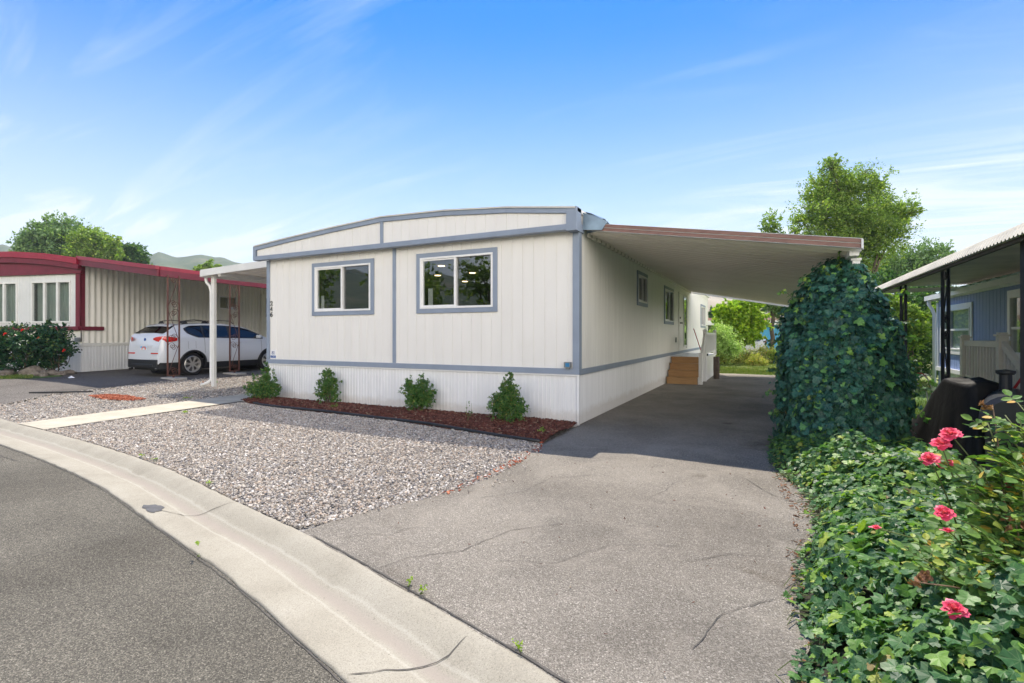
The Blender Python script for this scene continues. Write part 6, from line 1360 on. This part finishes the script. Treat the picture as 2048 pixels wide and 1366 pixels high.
def rock(label, c, s, seed):
    r_ = np.random.default_rng(seed); import bmesh
    bm = bmesh.new(); bmesh.ops.create_icosphere(bm, subdivisions=3, radius=1); ph = r_.uniform(0, 6, 6)
    for v in bm.verts:
        k = 1+.16*math.sin(3*v.co.x+ph[0])*math.sin(3*v.co.y+ph[1])+.10*math.sin(6*v.co.z+ph[2]+4*v.co.x)+.05*math.sin(11*v.co.y+ph[3]); v.co = Vector((v.co.x*s[0]*k, v.co.y*s[1]*k, v.co.z*s[2]*k))
    me = bpy.data.meshes.new('rock'); bm.to_mesh(me); bm.free(); me.materials.append(rockm); o = bpy.data.objects.new('rock', me); link(o); o.location = c; o.rotation_euler = (0,0,float(ph[4])); tag(o, label, 'rock', 'rocks along the rose border')
for i, (px_, Z_, s, lb) in enumerate([(12,15.3,(.42,.25,.17),'large brown rock under the leftmost rose bushes'), (66,15.5,(.34,.26,.22),'upright brown rock between the two red rose bushes'), (88,15.3,(.16,.12,.13),'small pale rock at the edge of the neighbour drive'), (108,15.7,(.28,.16,.11),'low grey rock under the rose bush by the ribbed corner'), (134,16.2,(.40,.14,.09),'long flat grey rock by the white ribbed skirting'), (40,15.6,(.20,.16,.11),'low rock in the grass under the left rose bush')]):
    x, y = cw((px_-1024)/1013*Z_, Z_); rock(lb, (x, y, .2+s[2]*.3), s, 20+i)
x, y = cw((143-1024)/1013*14.6, 14.6); m = MB((x, y, HH(x, y)+.0)); m.v = [(x-.16,y-.03,HH(x,y)+.005),(x-.05,y+.06,HH(x,y)+.01),(x+.15,y+.02,HH(x,y)+.02),(x+.08,y-.08,HH(x,y)+.006),(x-.02,y-.0,HH(x,y)+.07),(x+.07,y-.01,HH(x,y)+.055)]; m.f = [(0,4,1),(1,4,5,2),(2,5,3),(3,5,4,0)]
tag(m.build('plastic_scrap', whitescrap), 'crumpled white scrap on the shaded neighbour drive', 'scrap')
x, y = cw((407-1024)/1013*14.0, 14.0); m = MB(); m.v = [(x-.05,y,HH(x,y)),(x+.02,y+.05,HH(x,y)+.01),(x+.06,y-.02,HH(x,y)+.02),(x,y-.03,HH(x,y)+.1)]; m.f = [(0,1,3),(1,2,3),(2,0,3)]
tag(m.build('dry_leaf', drym), 'curled brown dry leaf on the gravel beside the white awning post', 'leaf')

# grass
def grass(name, label, poly, n, hmin, hmax, mat, zf):
    p = sample_poly(poly, n); r = np.random.default_rng(n); cl = np.sin(p[:,0]*1.7)*np.sin(p[:,1]*2.1)+np.sin(p[:,0]*.6+p[:,1]*.9); keep = r.uniform(-1.6, 1, n) < cl; p = p[keep]; k = len(p)
    T = [(-.05,0,0), (.05,0,0), (.035,.6,.05), (-.02,1,.22)]; s = r.uniform(hmin, hmax, k); nr = np.stack([r.normal(size=k), r.normal(size=k), np.zeros(k)], 1); up = np.stack([r.normal(size=k)*.35, r.normal(size=k)*.35, np.ones(k)], 1)
    y = unit(up); z = unit(nr-(nr*y).sum(1)[:,None]*y); xx = np.cross(y, z)
    o = scatter(name, T, [(0,1,2,3)], np.stack([p[:,0], p[:,1], zf(p[:,0])], 1), np.stack([xx, y, z], 1), np.stack([s*1.2, s, s], 1), mat); tag(o, label, 'grass', kind='stuff')
grass('grass', 'patchy sunlit grass at the end of the driveway', [(-.0,12.75), (1.6,12.95), (4.2,12.65), (6.5,17), (5,22), (0.0,21)], 60000, .03, .10, grassm, lambda x: x*0-.02)
grass('grass', 'green lawn behind the patio posts', [(4.0,3.2), (5.9,3.2), (5.9,6), (7.5,13), (3.6,12.5), (3.6,4)], 22000, .03, .08, grassm, lambda x: x*0-.03)
grass('grass', 'small strip of grass at the left edge before the rose bushes', [(-21,-2.2), (-18.5,-1.55), (-16.6,-1.42), (-16.0,-1.0), (-17.8,-.3), (-22,-1)], 9000, .04, .09, grassm, lambda x: HHn(x))

# air
def haze():
    m = bpy.data.materials.new('haze_air'); m.use_nodes = True; N = m.node_tree.nodes; N.clear()
    out = N.new('ShaderNodeOutputMaterial'); v = N.new('ShaderNodeVolumePrincipled'); v.inputs['Color'].default_value = (.78,.88,1,1); v.inputs['Density'].default_value = .0004; v.inputs['Anisotropy'].default_value = .2
    m.node_tree.links.new(v.outputs[0], out.inputs['Volume'])
    mb = MB(); mb.box(-900, 900, -900, 900, -6, 90); o = mb.build('haze', m); o['kind'] = 'stuff'
haze()
